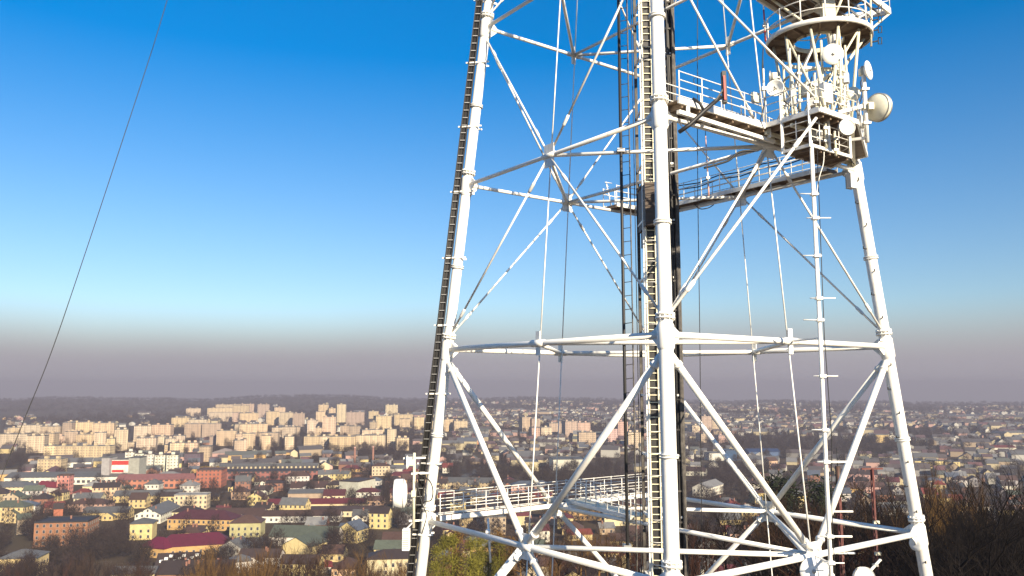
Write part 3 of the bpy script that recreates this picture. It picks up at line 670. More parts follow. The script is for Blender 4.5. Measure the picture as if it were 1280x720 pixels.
def wall_mesh(Lx, Wy, H, rh, m, down=1.5):
    x, y = Lx/2, Wy/2; B = -down
    if rh: vs = [(-x,-y,B),(x,-y,B),(x,y,B),(-x,y,B),(-x,-y,H),(x,-y,H),(x,y,H),(-x,y,H),(-x,0,H+rh),(x,0,H+rh)]; fs = [(0,1,5,4),(2,3,7,6),(1,2,6,9,5),(3,0,4,8,7)]
    else: vs = [(-x,-y,B),(x,-y,B),(x,y,B),(-x,y,B),(-x,-y,H),(x,-y,H),(x,y,H),(-x,y,H)]; fs = [(0,1,5,4),(2,3,7,6),(1,2,6,5),(3,0,4,7),(4,5,6,7)]
    me = bpy.data.meshes.new('wall'); me.from_pydata(vs, [], fs); me.materials.append(m)
    uv = me.uv_layers.new(name='UVMap')
    for p in me.polygons:
        for li in p.loop_indices:
            v = me.vertices[me.loops[li].vertex_index].co
            uv.data[li].uv = ((v.x+x if abs(p.normal.y) > .5 else v.y+y), v.z)
    return me
def gable_mesh(Lx, Wy, H, rh, m, o=.45, t=.22):
    y = Wy/2; k = rh/y; zl = H-o*k+.03; x = Lx/2+.35
    pr = [(-y-o, zl), (0, H+rh+.03), (y+o, zl), (y+o, zl+t), (0, H+rh+.03+t*1.1), (-y-o, zl+t)]
    vs = [(s*x, a, b) for s in (-1, 1) for a, b in pr]
    return MB().add(vs, [(0,1,4,5),(1,2,3,4),(7,6,11,10),(8,7,10,9)]+[(i, 6+i, 6+(i+1) % 6, (i+1) % 6) for i in range(6)]).mesh('roof', m)
def hip_mesh(Lx, Wy, H, rh, m, o=.45):
    x, y = Lx/2+o, Wy/2+o; r = max(.2, (Lx-Wy)/2)
    if Lx < Wy: r = .2
    vs = [(-x,-y,H+.02),(x,-y,H+.02),(x,y,H+.02),(-x,y,H+.02),(-x,-y,H+.2),(x,-y,H+.2),(x,y,H+.2),(-x,y,H+.2),(-r,0,H+rh),(r,0,H+rh)]
    return MB().add(vs, [(3,2,1,0),(0,1,5,4),(1,2,6,5),(2,3,7,6),(3,0,4,7),(4,5,9,8),(5,6,9),(6,7,8,9),(7,4,8)]).mesh('roof', m)
def flat_mesh(Lx, Wy, H, m):
    mb = MB().box((0,0,H+.12), (Lx+.3,Wy+.3,.24))
    for s in (-1, 1): mb.box((0, s*(Wy/2+.05), H+.5), (Lx+.3,.2,.55)).box((s*(Lx/2+.05), 0, H+.5), (.2,Wy-.1,.55))
    return mb.mesh('roof', m)
THINGS = []                                           # every building and tree: (object, description, px, py, size in px)
DIM = .82
def building(name, desc, cat, pos, yaw, Lx, Wy, H, roof, rh, wallm, wc, rc, group, windows=False, chim=0, huts=0, label=None, wcol=None, rcol=None):
    root = thing(name, label or desc, cat, pos, yaw, group)
    w = link('wall', wall_mesh(Lx, Wy, H, rh if roof == 'gable' else 0, wallm), root); c = wcol or WALLC[wc]; j = R.uniform(.88, 1.1)*DIM
    w.color = (c[0]*j, c[1]*j*R.uniform(.96,1.03), c[2]*j*R.uniform(.92,1.06), 1)
    rm = {'gable': gable_mesh, 'hip': hip_mesh}.get(roof)
    r_ = link('roof', rm(Lx, Wy, H, rh, ROOF) if rm else flat_mesh(Lx, Wy, H, ROOF), root); c = rcol or ROOFC[rc]; j = R.uniform(.7, 1.15)*DIM*.64; r_.color = (c[0]*j, c[1]*j, c[2]*j, 1)
    for k in range(chim):
        px_ = R.uniform(-.38, .38)*Lx; py_ = R.choice((-1, 1))*Wy*R.uniform(.08, .2)
        ch = link('chimney', CHM, r_, (px_, py_, H+(rh*(1-abs(py_)/(Wy/2))+.75 if rm else .9)))
    for k in range(huts):
        link('roof_hut', MB().box((0,0,0), (3.2,3.4,2.4)).mesh('roof_hut', WALLP), r_, ((k+.5-huts/2)*Lx/max(huts,1), R.uniform(-1,1), H+1.4)).color = w.color
    if name == 'house' and R.random() < .4:               # a lower wing across the long side
        aw, al, ah = Wy*.62, R.uniform(3.5, 6), H*R.uniform(.6, .95); u = R.uniform(-.25, .25)*Lx; sd = R.choice((-1, -1, 1))
        an = link('annex', wall_mesh(al, aw, ah, aw*.3, wallm), root, (u, sd*(Wy/2+al/2-.02), 0)); an.rotation_euler = (0, 0, math.pi/2); an.color = w.color
        ar = link('annex_roof', gable_mesh(al-.4, aw, ah, aw*.3, ROOFN), an); ar.color = r_.color
    if windows:
        co, si = math.cos(yaw), math.sin(yaw); fl = max(1, int(H/3.05))
        for nx, ny, ln, off in ((0,-1,Lx,Wy/2),(0,1,Lx,Wy/2),(1,0,Wy,Lx/2),(-1,0,Wy,Lx/2)):
            gx, gy = nx*co-ny*si, nx*si+ny*co
            if (gx*-pos[0]+gy*-pos[1])/math.hypot(pos[0], pos[1]) < .22: continue
            n = max(1, int((ln-1.2)/2.9)); 
            for f in range(fl):
                for k in range(n):
                    u = (k+.5-n/2)*(ln/n); z = 1.75+f*3.05
                    if z+.9 > H or R.random() < .06: continue
                    o = link('window', WINM, root, (u*(-ny) + nx*(off+.03), u*nx+ny*(off+.03), z))
                    o.rotation_euler = (0, 0, math.atan2(ny, nx)+math.pi/2)
    return root
FOOT = []                                             # footprints already taken (x, y, radius)
LM = []                                               # landmarks that labels may refer to
def lm(phrase, px, py): LM.append((phrase, px, py))
def lbuild(label, px0, px1, yt, yb, wc, roof='flat', rh=0, rc='grey', yaw=None, depth=12., wallm=None, name='building', cat='building', windows=False, chim=0, huts=0, wcol=None, rcol=None, phrase=None, group=None):
    c = ground_at((px0+px1)/2, yb); d = c.y; yw = yaw if yaw is not None else -math.atan2(c.x, c.y)*.6
    Lx = (px1-px0)/F*d/max(.35, abs(math.cos(yw+math.atan2(c.x, c.y)))); H = (yb-yt)/F*d
    n = Vector((-math.sin(yw), math.cos(yw), 0)); p = c+n*(depth/2); p.z = terrain(p.x, p.y)
    o = building(name, label, cat, p, yw, Lx, depth, H, roof, rh, wallm or WALLW, wc, rc, group, windows, chim, huts, label, wcol, rcol)
    n_ = max(1, int(Lx/14))
    for k in range(n_):
        u = (k+.5-n_/2)*Lx/n_; FOOT.append((p.x+u*math.cos(yw), p.y+u*math.sin(yw), max(depth, Lx/n_)*.62))
    if phrase: lm(phrase, (px0+px1)/2, (yt+yb)/2)
    return o
# ---- landmarks, left to right and far to near
lbuild('brick office building with three window rows and a dark flat roof', 46, 103, 655, 683, 'brick red', 'flat', 0, 'dark brown', .16, 19, WALLP, windows=True, chim=1, wcol=(.36,.17,.08), rcol=(.05,.042,.045), phrase='the brick office building')
o = lbuild('red brick stair tower rising behind the brick office building', 66, 76, 637, 668, 'brick red', 'gable', 2.5, 'dark brown', .5, 5, WALLP, wcol=(.42,.14,.07))
lbuild('long wing of the L shaped house with bright crimson roof', 199, 285, 683, 694, 'ochre', 'hip', 5.2, 'maroon', -.42+.75, 13, WALLP, windows=True, rcol=(.20,.008,.045), phrase='the long crimson roof')
lbuild('short front wing of the crimson roofed L shaped house', 176, 203, 686, 697, 'ochre', 'hip', 4.6, 'maroon', -.35, 11, WALLP, windows=True, rcol=(.20,.008,.045))
lbuild('long dark maroon roofed complex with a pale grey roof patch', 212, 284, 650, 663, 'ochre', 'hip', 4.5, 'maroon', -.12, 15, WALLP, windows=True, chim=2, rcol=(.10,.022,.03), phrase='the dark maroon roof')
lbuild('olive walled house with wide brown roof right of the maroon complex', 288, 324, 655, 672, 'pale yellow', 'hip', 3.6, 'rust brown', .1, 13, WALLP, windows=True, wcol=(.50,.46,.22), phrase='the olive walled house')
lbuild('pale yellow house with a grey hipped roof left of the crimson roof', 163, 188, 656, 675, 'pale yellow', 'hip', 2.6, 'grey', .2, 12, WALLP, windows=True, phrase='the hip roofed yellow house')
lbuild('tall cream apartment house in three blank steps above the maroon complex', 219, 256, 620, 637, 'cream', 'flat', 0, 'pale metal', .12, 11, WALLW, phrase='the stepped cream apartment house')
lbuild('white chapel like house with a bright red gable roof', 45, 70, 609, 618, 'white', 'gable', 3.2, 'red', -.45, 11, WALLP, rcol=(.38,.03,.045), phrase='the red gabled house')
lbuild('salmon pink square tower beside the red gabled white house', 71, 84, 596, 619, 'pink', 'flat', 0, 'rust brown', .1, 9, WALLW, wcol=(.72,.28,.22), phrase='the salmon pink tower')
lbuild('very long low white factory hall with grey roof at far left', 16, 152, 597, 606, 'white', 'gable', 3.2, 'grey', .10, 26, WALLF, phrase='the long white factory hall')
lbuild('white factory wing at the left edge of the picture', -20, 28, 610, 622, 'cream', 'hip', 3.5, 'grey', .1, 20, WALLW)
band_block = lbuild('white office block with red bands between two grey towers', 134, 160, 576, 604, 'white', 'flat', 0, 'grey', .05, 13, WALLP, wcol=(.78,.72,.66), phrase='the red banded white block')
for y0, y1, x0, x1 in ((577,582,-.5,.5),(588,591,-.3,.25),(598,601,-.5,.5)):   # red bands standing proud of its front
    k_ = ground_at(147, 604).y/F
    link('red_band', MB().box(((x0+x1)*13*k_, -6.6, (604-(y0+y1)/2)*k_), ((x1-x0)*25*k_, .25, (y1-y0)*k_)).mesh('red_band', RED), band_block)
lbuild('left grey tower of the red banded white block', 126, 134.5, 574, 605, 'grey', 'flat', 0, 'grey', .05, 16, WALLP)
lbuild('right grey tower of the red banded white block', 160, 172, 574, 604, 'grey', 'flat', 0, 'grey', .05, 16, WALLP)
for k, (a, b, t) in enumerate(((156,166,566),(168,178,568),(180,191,569),(193,205,570),(208,221,570))):
    lbuild(f'white slab tower with dark gaps, {["first","second","third","fourth","last and nearest"][k]} of five in a row', a, b, t, 589+k*.6, 'white', 'flat', 0, 'dark brown', .30, 14, WALLB, 'apartment_tower', 'apartment tower', huts=1, wcol=(.74,.73,.62), group='five white slab towers')
lm('the five white slab towers', 190, 580)
lbuild('long old brick factory with pinkish roof and arched windows', 150, 246, 600, 611, 'brick red', 'gable', 3.6, 'rust brown', .14, 18, WALLF, wcol=(.56,.22,.13), rcol=(.40,.16,.14), phrase='the pinkish roofed brick factory')
lbuild('square red brick factory block beside the pinkish roofed factory', 246, 275, 589, 610, 'brick red', 'flat', 0, 'rust brown', .12, 20, WALLW, wcol=(.40,.13,.075), phrase='the square brick block')
lbuild('yellow canopy roof, left one of two behind the brick block', 246, 263, 586, 589, 'ochre', 'hip', 2.2, 'red', .2, 14, WALLP, rcol=(.75,.45,.03))
lbuild('yellow canopy roof, right one of two behind the brick block', 270, 290, 584.5, 588, 'ochre', 'hip', 2.6, 'red', .25, 14, WALLP, rcol=(.75,.45,.03), phrase='the yellow canopy roofs')
lbuild('very long brick works hall with a cream strip along its roof', 276, 396, 590, 600, 'brick red', 'flat', 0, 'dark brown', .11, 22, WALLF, wcol=(.30,.115,.085))
lbuild('cream clerestory strip on the very long brick works hall', 278, 394, 583, 594, 'cream', 'gable', 2, 'grey', .11, 8, WALLF, phrase='the long cream clerestory')
lbuild('low white building with a row of square windows beside a brick house', 398, 428, 591, 597, 'white', 'flat', 0, 'grey', .1, 12, WALLW)
lbuild('small square brick house left of the drum dish', 427, 437, 588, 599, 'brick red', 'flat', 0, 'rust brown', .1, 12, WALLW)
lbuild('long low brick building right of the small brick house', 438, 458, 593, 599, 'brick red', 'flat', 0, 'rust brown', .1, 12, WALLW)
lbuild('big grey concrete block with a dark left wall', 424, 447, 603, 622, 'cream', 'flat', 0, 'dark brown', -.35, 26, WALLP, wcol=(.56,.53,.42), phrase='the grey concrete block')
lbuild('long white hall under a thin red roof in the middle of the city', 336, 454, 630, 637, 'cream', 'gable', 2.5, 'red', .07, 14, WALLW, rcol=(.22,.03,.035), phrase='the long thin red roof')
lbuild('low beige warehouse behind the long red roofed hall', 361, 402, 617, 625, 'tan', 'gable', 2, 'grey', .1, 16, WALLP)
lbuild('long white row house with a raised middle gable', 326, 422, 645, 653, 'white', 'gable', 2.6, 'rust brown', .06, 10, WALLP, windows=True, phrase='the middle gabled row house')
lbuild('second long pale hall in front of the thin red roof', 390, 478, 639, 646, 'cream', 'gable', 2.2, 'dark brown', .05, 12, WALLW)
lbuild('long house with a broad green grey roof and white walls', 338, 416, 672, 683, 'white', 'gable', 4.6, 'green grey', -.14, 14, WALLP, windows=True, phrase='the broad green grey roof')
lbuild('yellow walled house with a blue grey roof left of the left leg', 420, 446, 666, 674, 'pale yellow', 'gable', 3.6, 'blue grey', -.22, 14, WALLP, windows=True, phrase='the blue grey roofed yellow house')
lbuild('yellow gabled house end right of the blue grey roof', 446, 460, 662, 677, 'pale yellow', 'gable', 4, 'blue grey', 1.2, 12, WALLP, windows=True)
lbuild('blank pale yellow gable wall rising among bare trees', 388, 408, 681, 697, 'pale yellow', 'gable', 4, 'green grey', 1.25, 16, WALLP, phrase='the blank yellow gable')
lbuild('small white house with a bright red hipped roof at the bottom', 386, 414, 710, 718, 'white', 'hip', 2.8, 'red', .25, 11, WALLP, windows=True, rcol=(.42,.025,.035), phrase='the bright red hipped roof')
lbuild('brown roofed house right of the bright red hipped roof', 415, 446, 712, 722, 'peach', 'hip', 4, 'rust brown', -.1, 12, WALLP, windows=True, phrase='the low brown hipped roof')
lbuild('white two storey house with a grey hipped roof at the bottom edge', 291, 313, 704, 726, 'white', 'hip', 2.4, 'grey', .45, 10, WALLP, windows=True, phrase='the grey hipped white house')
dormer_house = lbuild('house with a dark roof full of white skylight dormers', 197, 244, 706, 713, 'white', 'gable', 4, 'dark brown', .22, 12, WALLP, windows=True, phrase='the white dormered roof')
for k in range(9):
    t_ = .25+.22*(k % 3); link('dormer', MB().box((0,0,0), (1.5,1.3,1.1)).mesh('dormer', DISHW), dormer_house.children[1], (-7+1.9*k, -6*(1-t_)-.3, (713-706)/F*ground_at(220,713).y+4*t_+.45))
lbuild('dark roofed house with many red chimney patches at the bottom', 200, 285, 718, 732, 'brick red', 'gable', 4.2, 'dark brown', .08, 12, WALLP, windows=True, chim=6)
lbuild('grey roofed shed at the bottom edge near the left', 140, 190, 718, 728, 'cream', 'gable', 2, 'grey', .05, 10, WALLP)
lbuild('pale house with green windows beside the left leg at the bottom', 460, 522, 701, 730, 'cream', 'hip', 3, 'dark brown', .12, 13, WALLP, windows=True, phrase='the green windowed house')
lbuild('pale block of flats in the trees under the low catwalk', 606, 632, 648, 668, 'tan', 'flat', 0, 'grey', .1, 12, WALLW, phrase='the tan block')
lbuild('ochre house with two rows of windows left of the tower leg', 478, 506, 676, 695, 'peach', 'gable', 2.8, 'rust brown', .05, 11, WALLP, windows=True)
lbuild('low yellow house left of the brick office building', 0, 40, 700, 722, 'pale yellow', 'hip', 3, 'grey', .15, 14, WALLP, windows=True, phrase='the low yellow house')
lbuild('narrow tan house under trees left of the brick office', 22, 36, 650, 668, 'tan', 'gable', 2.5, 'green grey', .6, 10, WALLP, windows=True)
lbuild('big plain white hall seen through the left bay of the tower', 692, 732, 575, 588, 'white', 'flat', 0, 'grey', .08, 34, WALLP, phrase='the big white hall')
lbuild('smaller cream hall left of the big white hall', 654, 673, 578, 589, 'cream', 'flat', 0, 'grey', .05, 30, WALLP)
lbuild('orange brick house far off in the left bay of the tower', 592, 602, 549, 558, 'peach', 'flat', 0, 'grey', .1, 12, WALLW, wcol=(.62,.30,.14))
lbuild('white front of the blue store right of the tower core', 887, 908, 567, 576, 'white', 'flat', 0, 'grey', .05, 20, WALLP)
lbuild('dark blue box store right of the tower core', 908, 921, 564, 576, 'grey', 'flat', 0, 'blue grey', .05, 22, WALLP, wcol=(.04,.10,.20), rcol=(.05,.10,.18), phrase='the dark blue box store')
lbuild('long low blue roofed hall right of the blue box store', 938, 975, 565, 570, 'grey', 'gable', 3, 'blue grey', .04, 24, WALLP, wcol=(.09,.15,.30), rcol=(.04,.10,.26), phrase='the low blue hall')
lbuild('small brick house in the gap below the low blue hall', 962, 972, 576, 585, 'peach', 'gable', 3, 'rust brown', .3, 9, WALLW)
lbuild('yellow block of houses, left of two at the low right node', 945, 970, 617, 630, 'pale yellow', 'hip', 3, 'rust brown', .1, 12, WALLP, windows=True, wcol=(.62,.48,.2))
lbuild('yellow house with tan roof, right of two at the low right node', 985, 1010, 620, 630, 'pale yellow', 'gable', 2.5, 'grey', .1, 12, WALLP, windows=True, phrase='the tan roofed yellow house')
lbuild('pale house with a broad gable left of the yellow block', 886, 905, 608, 619, 'white', 'gable', 3.4, 'pale metal', 1.0, 13, WALLP, windows=True, phrase='the pale broad gabled house')
lbuild('lone yellow block in the haze near the right leg', 1096, 1110, 544, 553, 'ochre', 'flat', 0, 'grey', .05, 14, WALLW, wcol=(.66,.47,.18), phrase='the lone yellow block')
for k, (a, b, t) in enumerate(((1141,1151,577),(1157,1168,578),(1170,1181,577),(1183,1191,578),(1193,1200,578))):
    lbuild(f'pale yellow low block, {["leftmost","second","middle","fourth","rightmost"][k]} of five right of the right leg', a, b, t, 585.5, 'pale yellow', 'flat', 0, 'grey', .2, 12, WALLW, 'apartment_block', 'apartment block', group='five pale low blocks')
lm('the five pale low blocks', 1170, 581)
lbuild('unfinished grey concrete building with open windows behind the right leg', 1107, 1146, 637, 652, 'grey', 'flat', 0, 'grey', .1, 16, WALLF, wcol=(.44,.42,.38), phrase='the unfinished concrete building')
lbuild('long yellow edged shelter at the right beyond the bare trees', 1184, 1211, 636.5, 641, 'ochre', 'gable', 1.0, 'red', .05, 10, WALLP, rcol=(.55,.32,.03), phrase='the yellow edged shelter')
lbuild('long pale shed roof in the haze at the right edge', 1242, 1275, 577, 581, 'grey', 'gable', 2, 'pale metal', .03, 16, WALLP)
lbuild('long red and white shed far off at the right edge', 1240, 1268, 559.5, 562, 'white', 'gable', 2.5, 'red', .02, 16, WALLP)
lbuild('pale dome roofed sports hall in front of the housing estate', 263, 288, 567, 573.5, 'pink', 'hip', 5, 'pale metal', .0, 30, WALLP, rcol=(.55,.45,.38))
lbuild('round yellowish silo like tower in front of the estate', 249, 262, 559, 577, 'tan', 'flat', 0, 'grey', .2, 14, WALLB)
lbuild('dark violet office block beside the silo like tower', 231, 249, 568, 579, 'grey', 'flat', 0, 'dark brown', .1, 14, WALLW, wcol=(.14,.10,.13))
lbuild('yellow slab block in front of the long striped block', 48, 73, 575, 593, 'pale yellow', 'flat', 0, 'grey', .05, 13, WALLB, 'apartment_block', 'apartment block', huts=2, wcol=(.72,.56,.32), phrase='the front yellow slab')
lbuild('long striped yellow slab block of the left estate', 72, 132, 558.5, 578, 'pale yellow', 'flat', 0, 'grey', .03, 13, WALLB, 'apartment_block', 'apartment block', huts=5, wcol=(.74,.58,.34), phrase='the long striped slab block')
# chimneys of the far works
for px, yt, yb in ((443, 560, 588), (466, 559, 583)):
    p = ground_at(px, yb); h = (yb-yt)/F*p.y
    T = Local('factory_chimney', 'slim brick factory chimney, '+('left' if px < 450 else 'right')+' one of two before the estate', 'chimney', p, 'two factory chimneys')
    T.part('stack', MB().tube([p-Vector((0,0,1)), p+Vector((0,0,h))], [1.5, .9], 12), CHIM); T.part('cap', MB().tube([p+Vector((0,0,h-.8)), p+Vector((0,0,h+.2))], 1.1, 12), PINK)
# ---- housing estates: apartment blocks far across the plain
EST = [  # x0, x1, top, base
(10,22,536,547),(23,50,535,546),(51,73,535,547),(78,88,532,547),(89,115,531,546),(116,140,532,547),(0,30,546,560),(34,53,547,566),(56,66,548,563),(68,80,549,559),(81,95,545,559),(96,117,546,559),(118,131,547,561),(133,142,551,567),(143,158,544,563),(55,67,560,575),
(168,189,536,550),(190,212,536.5,550),(171,193,551,567),(160,170,555,566),(206,218,559,566),(207,219,552,562),(217,230,546,555),(213,230,556,567),(232,246,557,567),(231,252,533,547),(253,275,534,547),(215,235,524,534),(236,257,527,534.5),(233,250,512,521),(260,289,511,522),(291,310,510.5,521),(262,290,516.5,526.5),(291,321,517,527),(258,262,526,533),
(271,294,544,557),(295,318,544.5,557),(293,304,556,569),(294,319,532,542),(322,336,510,522),(343,356,512,522.5),(333,348,519,532),(349,365,520,533),(366,380,521,534),(300,322,519,529),(300,333,533,546),(303,316,547,562),(325,346,546,558),(327,338,549,566),(353,369,538,549),(356,367,551,567),
(398,410,511,526),(395,405,517,527.5),(411,419,515,526.5),(421,432,512,528),(433,455,520,532),(403,419,528,545),(384,394,531,546.5),(394,402,536,545.5),(380,398,550,562.5),(399,411,550,562),(412,443,551,563.5),(445,481,549,562),(462,471,530,541),(453,478,540,550),(461,473,515,523),(482,497,509,520.5),(470,489,526,540.5),(493,516,520,532),(500,512,526,538.5),(484,495,541,561),(496,511,552,563),
(518,530,526,538),(533,546,528,540),(555,567,528,539),(568,584,528,539.5),(653,664,527,540),(665,675,528,540),(665,676,538,551),(677,690,539,551),(687,706,533,546),(707,722,530,549),(723,738,533,546),(724,745,544,557),(760,772,540,554),(773,785,533,551),(786,803,546,560),(878,890,527,543),(891,903,528,542),(866,879,534,543),(877,890,544,553),(899,917,546,554),
(437,450,537,548),(425,437,536,548),(340,352,536,546),(196,206,547,556),(262,272,547,556)]
EC = ('cream','pale yellow','tan','peach','cream','pale yellow'); SHADE = {'cream': (.70,.56,.38), 'pale yellow': (.72,.55,.33), 'tan': (.54,.41,.29), 'peach': (.70,.50,.35)}
EST += [(a+.35*(b-a), b+.35*(b-a), t-2.2, bs_-2.6) for a, b, t, bs_ in EST if a < 530 and R.random() < .12]
for k, (a, b, t, bs_) in enumerate(EST):
    wc = R.choice(EC) if a < 640 else R.choice(('peach','tan','peach','cream')); col = SHADE[wc]
    if a > 640: col = (.62,.40,.33) if wc == 'peach' else col
    w_, h_ = b-a, bs_-t
    kind = 'tower' if h_ > w_*1.05 else ('slab' if w_ > 1.7*h_ else 'block')
    nm = {'tower': 'apartment_tower', 'slab': 'apartment_slab', 'block': 'apartment_block'}[kind]
    o = lbuild('x', a, b, t-R.uniform(.05,.38)*(bs_-t), bs_, wc, 'flat', 0, 'grey', R.choice((.1,.28,.42,.36,.5,.2)), 15, WALLB, nm, 'apartment block', huts=1 if w_ < 14 else 2, wcol=col, group='apartment blocks of the housing estates')
    THINGS.append((o, f"{wc if a < 640 or wc != 'peach' else 'pinkish'} {kind} of flats", (a+b)/2, (t+bs_)/2))
lm('the top left estate crest', 60, 533); lm('the twin topped far towers', 410, 518); lm('the pale ridge tower', 489, 514)
# ---- ordinary houses
def in_view(x, y, z, mg=12):
    if y < 5: return None
    px, py = project((x, y, z)); return (px, py) if -mg < px < 1280+mg and py < 728 else None
def wood(x, y): return math.sin(x/105.+.7)*math.sin(y/130.+1.9)+.55*math.sin(x/46.+2)*math.sin(y/58.) > (.42 if math.hypot(x, y) < 1100 else .25)
cand = []
for gx in range(-80, 81):
    for gy in range(14, 142):
        sp = 19.
        x, y = gx*sp+R.uniform(-9, 9), gy*sp+R.uniform(-9, 9)
        r = math.hypot(x, y)
        if r < 335 or r > 2650: continue
        z = terrain(x, y)
        if z > -79: continue
        v = in_view(x, y, z+3)
        if not v or wood(x, y): continue
        dens = .5+.5*math.sin(x/140.+1)*math.sin(y/190.+.6)
        if r > 1150: dens = .25*dens+(.3 if v[0] > 500 else .0)
        if r > 1080 and v[0] < 520 and R.random() < .85: continue
        if R.random() > .30+.42*dens: continue
        if any((x-a)**2+(y-b)**2 < (c_+8)**2 for a, b, c_ in FOOT): continue
        cand.append((r, x, y, z, v))
cand.sort()
keep = []; grid = {}
for r, x, y, z, v in cand:
    left = v[0] < 520
    k = R.random()
    if left and r < 900: Lx, Wy, H = (R.uniform(11, 21), R.uniform(8.5, 11.5), R.choice((4., 6.2, 6.6, 6.2, 9.2))) if k < .6 else (R.uniform(9, 14), R.uniform(7.5, 10), R.choice((3.4, 5.8)))
    else: Lx, Wy, H = R.uniform(8.5, 14), R.uniform(7.5, 10), R.choice((3.2, 3.6, 5.8, 6.2))
    if 520 < r < 1050 and R.random() < .16: Lx, Wy, H = R.uniform(26, 52), R.uniform(11, 16), R.uniform(4, 7)
    if r > 1000 and k < .12: Lx, Wy, H = R.uniform(20, 40), R.uniform(12, 18), R.uniform(5, 10)
    rr = math.hypot(Lx, Wy)/2
    ok = True; c_ = (int(x//40), int(y//40))
    for i in (-1,0,1):
        for j in (-1,0,1):
            for (a, b, q) in grid.get((c_[0]+i, c_[1]+j), ()):
                if (a-x)**2+(b-y)**2 < (q+rr)**2*.62: ok = False
    if not ok: continue
    grid.setdefault(c_, []).append((x, y, rr)); keep.append((r, x, y, z, v, Lx, Wy, H))
WN = ('cream','pale yellow','white','ochre','cream','white','tan','peach','pale yellow','grey','cream','pale yellow','white','pink','brick red'); RN = ('rust brown','dark brown','grey','rust brown','dark brown','grey','dark brown','blue grey','rust brown','green grey','pale metal','dark brown','grey','rust brown','red','maroon')
far_v, far_f, far_c = [], [], []
def far_house(x, y, z, yaw, Lx, Wy, H, rh, wc, rc):
    co, si = math.cos(yaw), math.sin(yaw); o = len(far_v); a, b = Lx/2, Wy/2
    P = [(-a,-b,-1),(a,-b,-1),(a,b,-1),(-a,b,-1),(-a,-b,H),(a,-b,H),(a,b,H),(-a,b,H),(-a,0,H+rh),(a,0,H+rh),(-a-.4,-b-.5,H-.3),(a+.4,-b-.5,H-.3),(a+.4,b+.5,H-.3),(-a-.4,b+.5,H-.3),(-a-.4,0,H+rh+.15),(a+.4,0,H+rh+.15)]
    far_v.extend((x+p*co-q*si, y+p*si+q*co, z+t) for p, q, t in P)
    for f in ((0,1,5,4),(2,3,7,6),(1,2,6,9,5),(3,0,4,8,7)): far_f.append(tuple(i+o for i in f)); far_c.append(wc)
    for f in ((10,11,15,14),(12,13,14,15)): far_f.append(tuple(i+o for i in f)); far_c.append(rc)
nind = 0
for r, x, y, z, v, Lx, Wy, H in keep:
    yaw = .45*math.sin(x/260.)*math.cos(y/330.)+R.choice((0, math.pi/2, .1, -.1, 0))+R.uniform(-.12, .12)
    wn, rn = R.choice(WN if v[0] < 520 or r < 800 else ('white','cream','grey','tan','white','pink','cream')), R.choice(RN); roof = R.choice(('gable','hip','gable')); rh = Wy*R.uniform(.24, .42)
    if Lx > 22: rh = Wy*.25
    if nind < 225:
        nind += 1
        big = 'long ' if Lx > 20 else ('small ' if Lx < 10.5 else '')
        o = building('house', 'x', 'house', (x, y, z), yaw, Lx, Wy, H, roof, rh, WALLP if nind < 75 else WALLW, wn, rn, 'houses of the city', nind < 75, R.choice((0,1,1,2)))
        sh = {'pale yellow': 'yellow', 'pale metal': 'silvery', 'rust brown': 'rusty', 'dark brown': 'brown', 'blue grey': 'bluish', 'green grey': 'greenish'}
        THINGS.append((o, f"{big}{sh.get(wn, wn)} house, {sh.get(rn, rn)} {roof if roof=='gable' else 'hipped'} roof,", v[0], v[1]))
    else:
        w, c_ = WALLC[wn], ROOFC[rn]; j = R.uniform(.75, 1.1)*DIM*(1 if v[0] < 520 else .8)
        far_house(x, y, z, yaw, Lx, Wy, H, rh, (w[0]*j, w[1]*j, w[2]*j, 1), (.045+c_[0]*.25, .045+c_[1]*.25, .048+c_[2]*.25, 1))
for k in range(2600):                                   # still farther suburbs, up to the foot of the hills
    az = R.uniform(-.6, .62); r = R.uniform(1700, 4000)
    if az < -.1 and (r > 2100 or R.random() < .7) and R.random() < .985: continue
    x, y = r*math.sin(az), r*math.cos(az); z = terrain(x, y)
    if math.sin(x/230.+2)*math.sin(y/300.+r/500.) < R.uniform(-.6, .5): continue
    if any((x-a)**2+(y-b)**2 < (c_+8)**2 for a, b, c_ in FOOT): continue
    wn, rn = R.choice(('white','cream','white','pink','tan')), R.choice(RN); L_ = R.uniform(9, 16) if R.random() < .85 else R.uniform(25, 60)
    far_house(x, y, z, R.uniform(-.4, .4)+R.choice((0, 1.57)), L_, R.uniform(8, 12), R.uniform(4, 8), 3, (*[v_*.66 for v_ in WALLC[wn]], 1), (*[.05+.25*v_ for v_ in ROOFC[rn]], 1))
me = bpy.data.meshes.new('distant_houses'); me.from_pydata(far_v, [], far_f)
ca = me.color_attributes.new('Col', 'FLOAT_COLOR', 'CORNER'); buf = np.zeros((len(me.loops), 4), np.float32)
for p, c_ in zip(me.polygons, far_c): buf[p.loop_start:p.loop_start+p.loop_total] = c_
ca.data.foreach_set('color', buf.ravel())
fm = mat('distant_house_paint', rough=.8); nt = fm.node_tree; at_ = nt.nodes.new('ShaderNodeAttribute'); at_.attribute_name = 'Col'; nt.links.new(at_.outputs['Color'], nt.nodes['Principled BSDF'].inputs['Base Color'])
me.materials.append(fm); o = link('distant_houses', me); o['kind'] = 'stuff'; o['label'] = 'small pale houses of the far suburbs fading into the haze'
print('houses', len(keep), 'individual', nind, 'far faces', len(far_f))
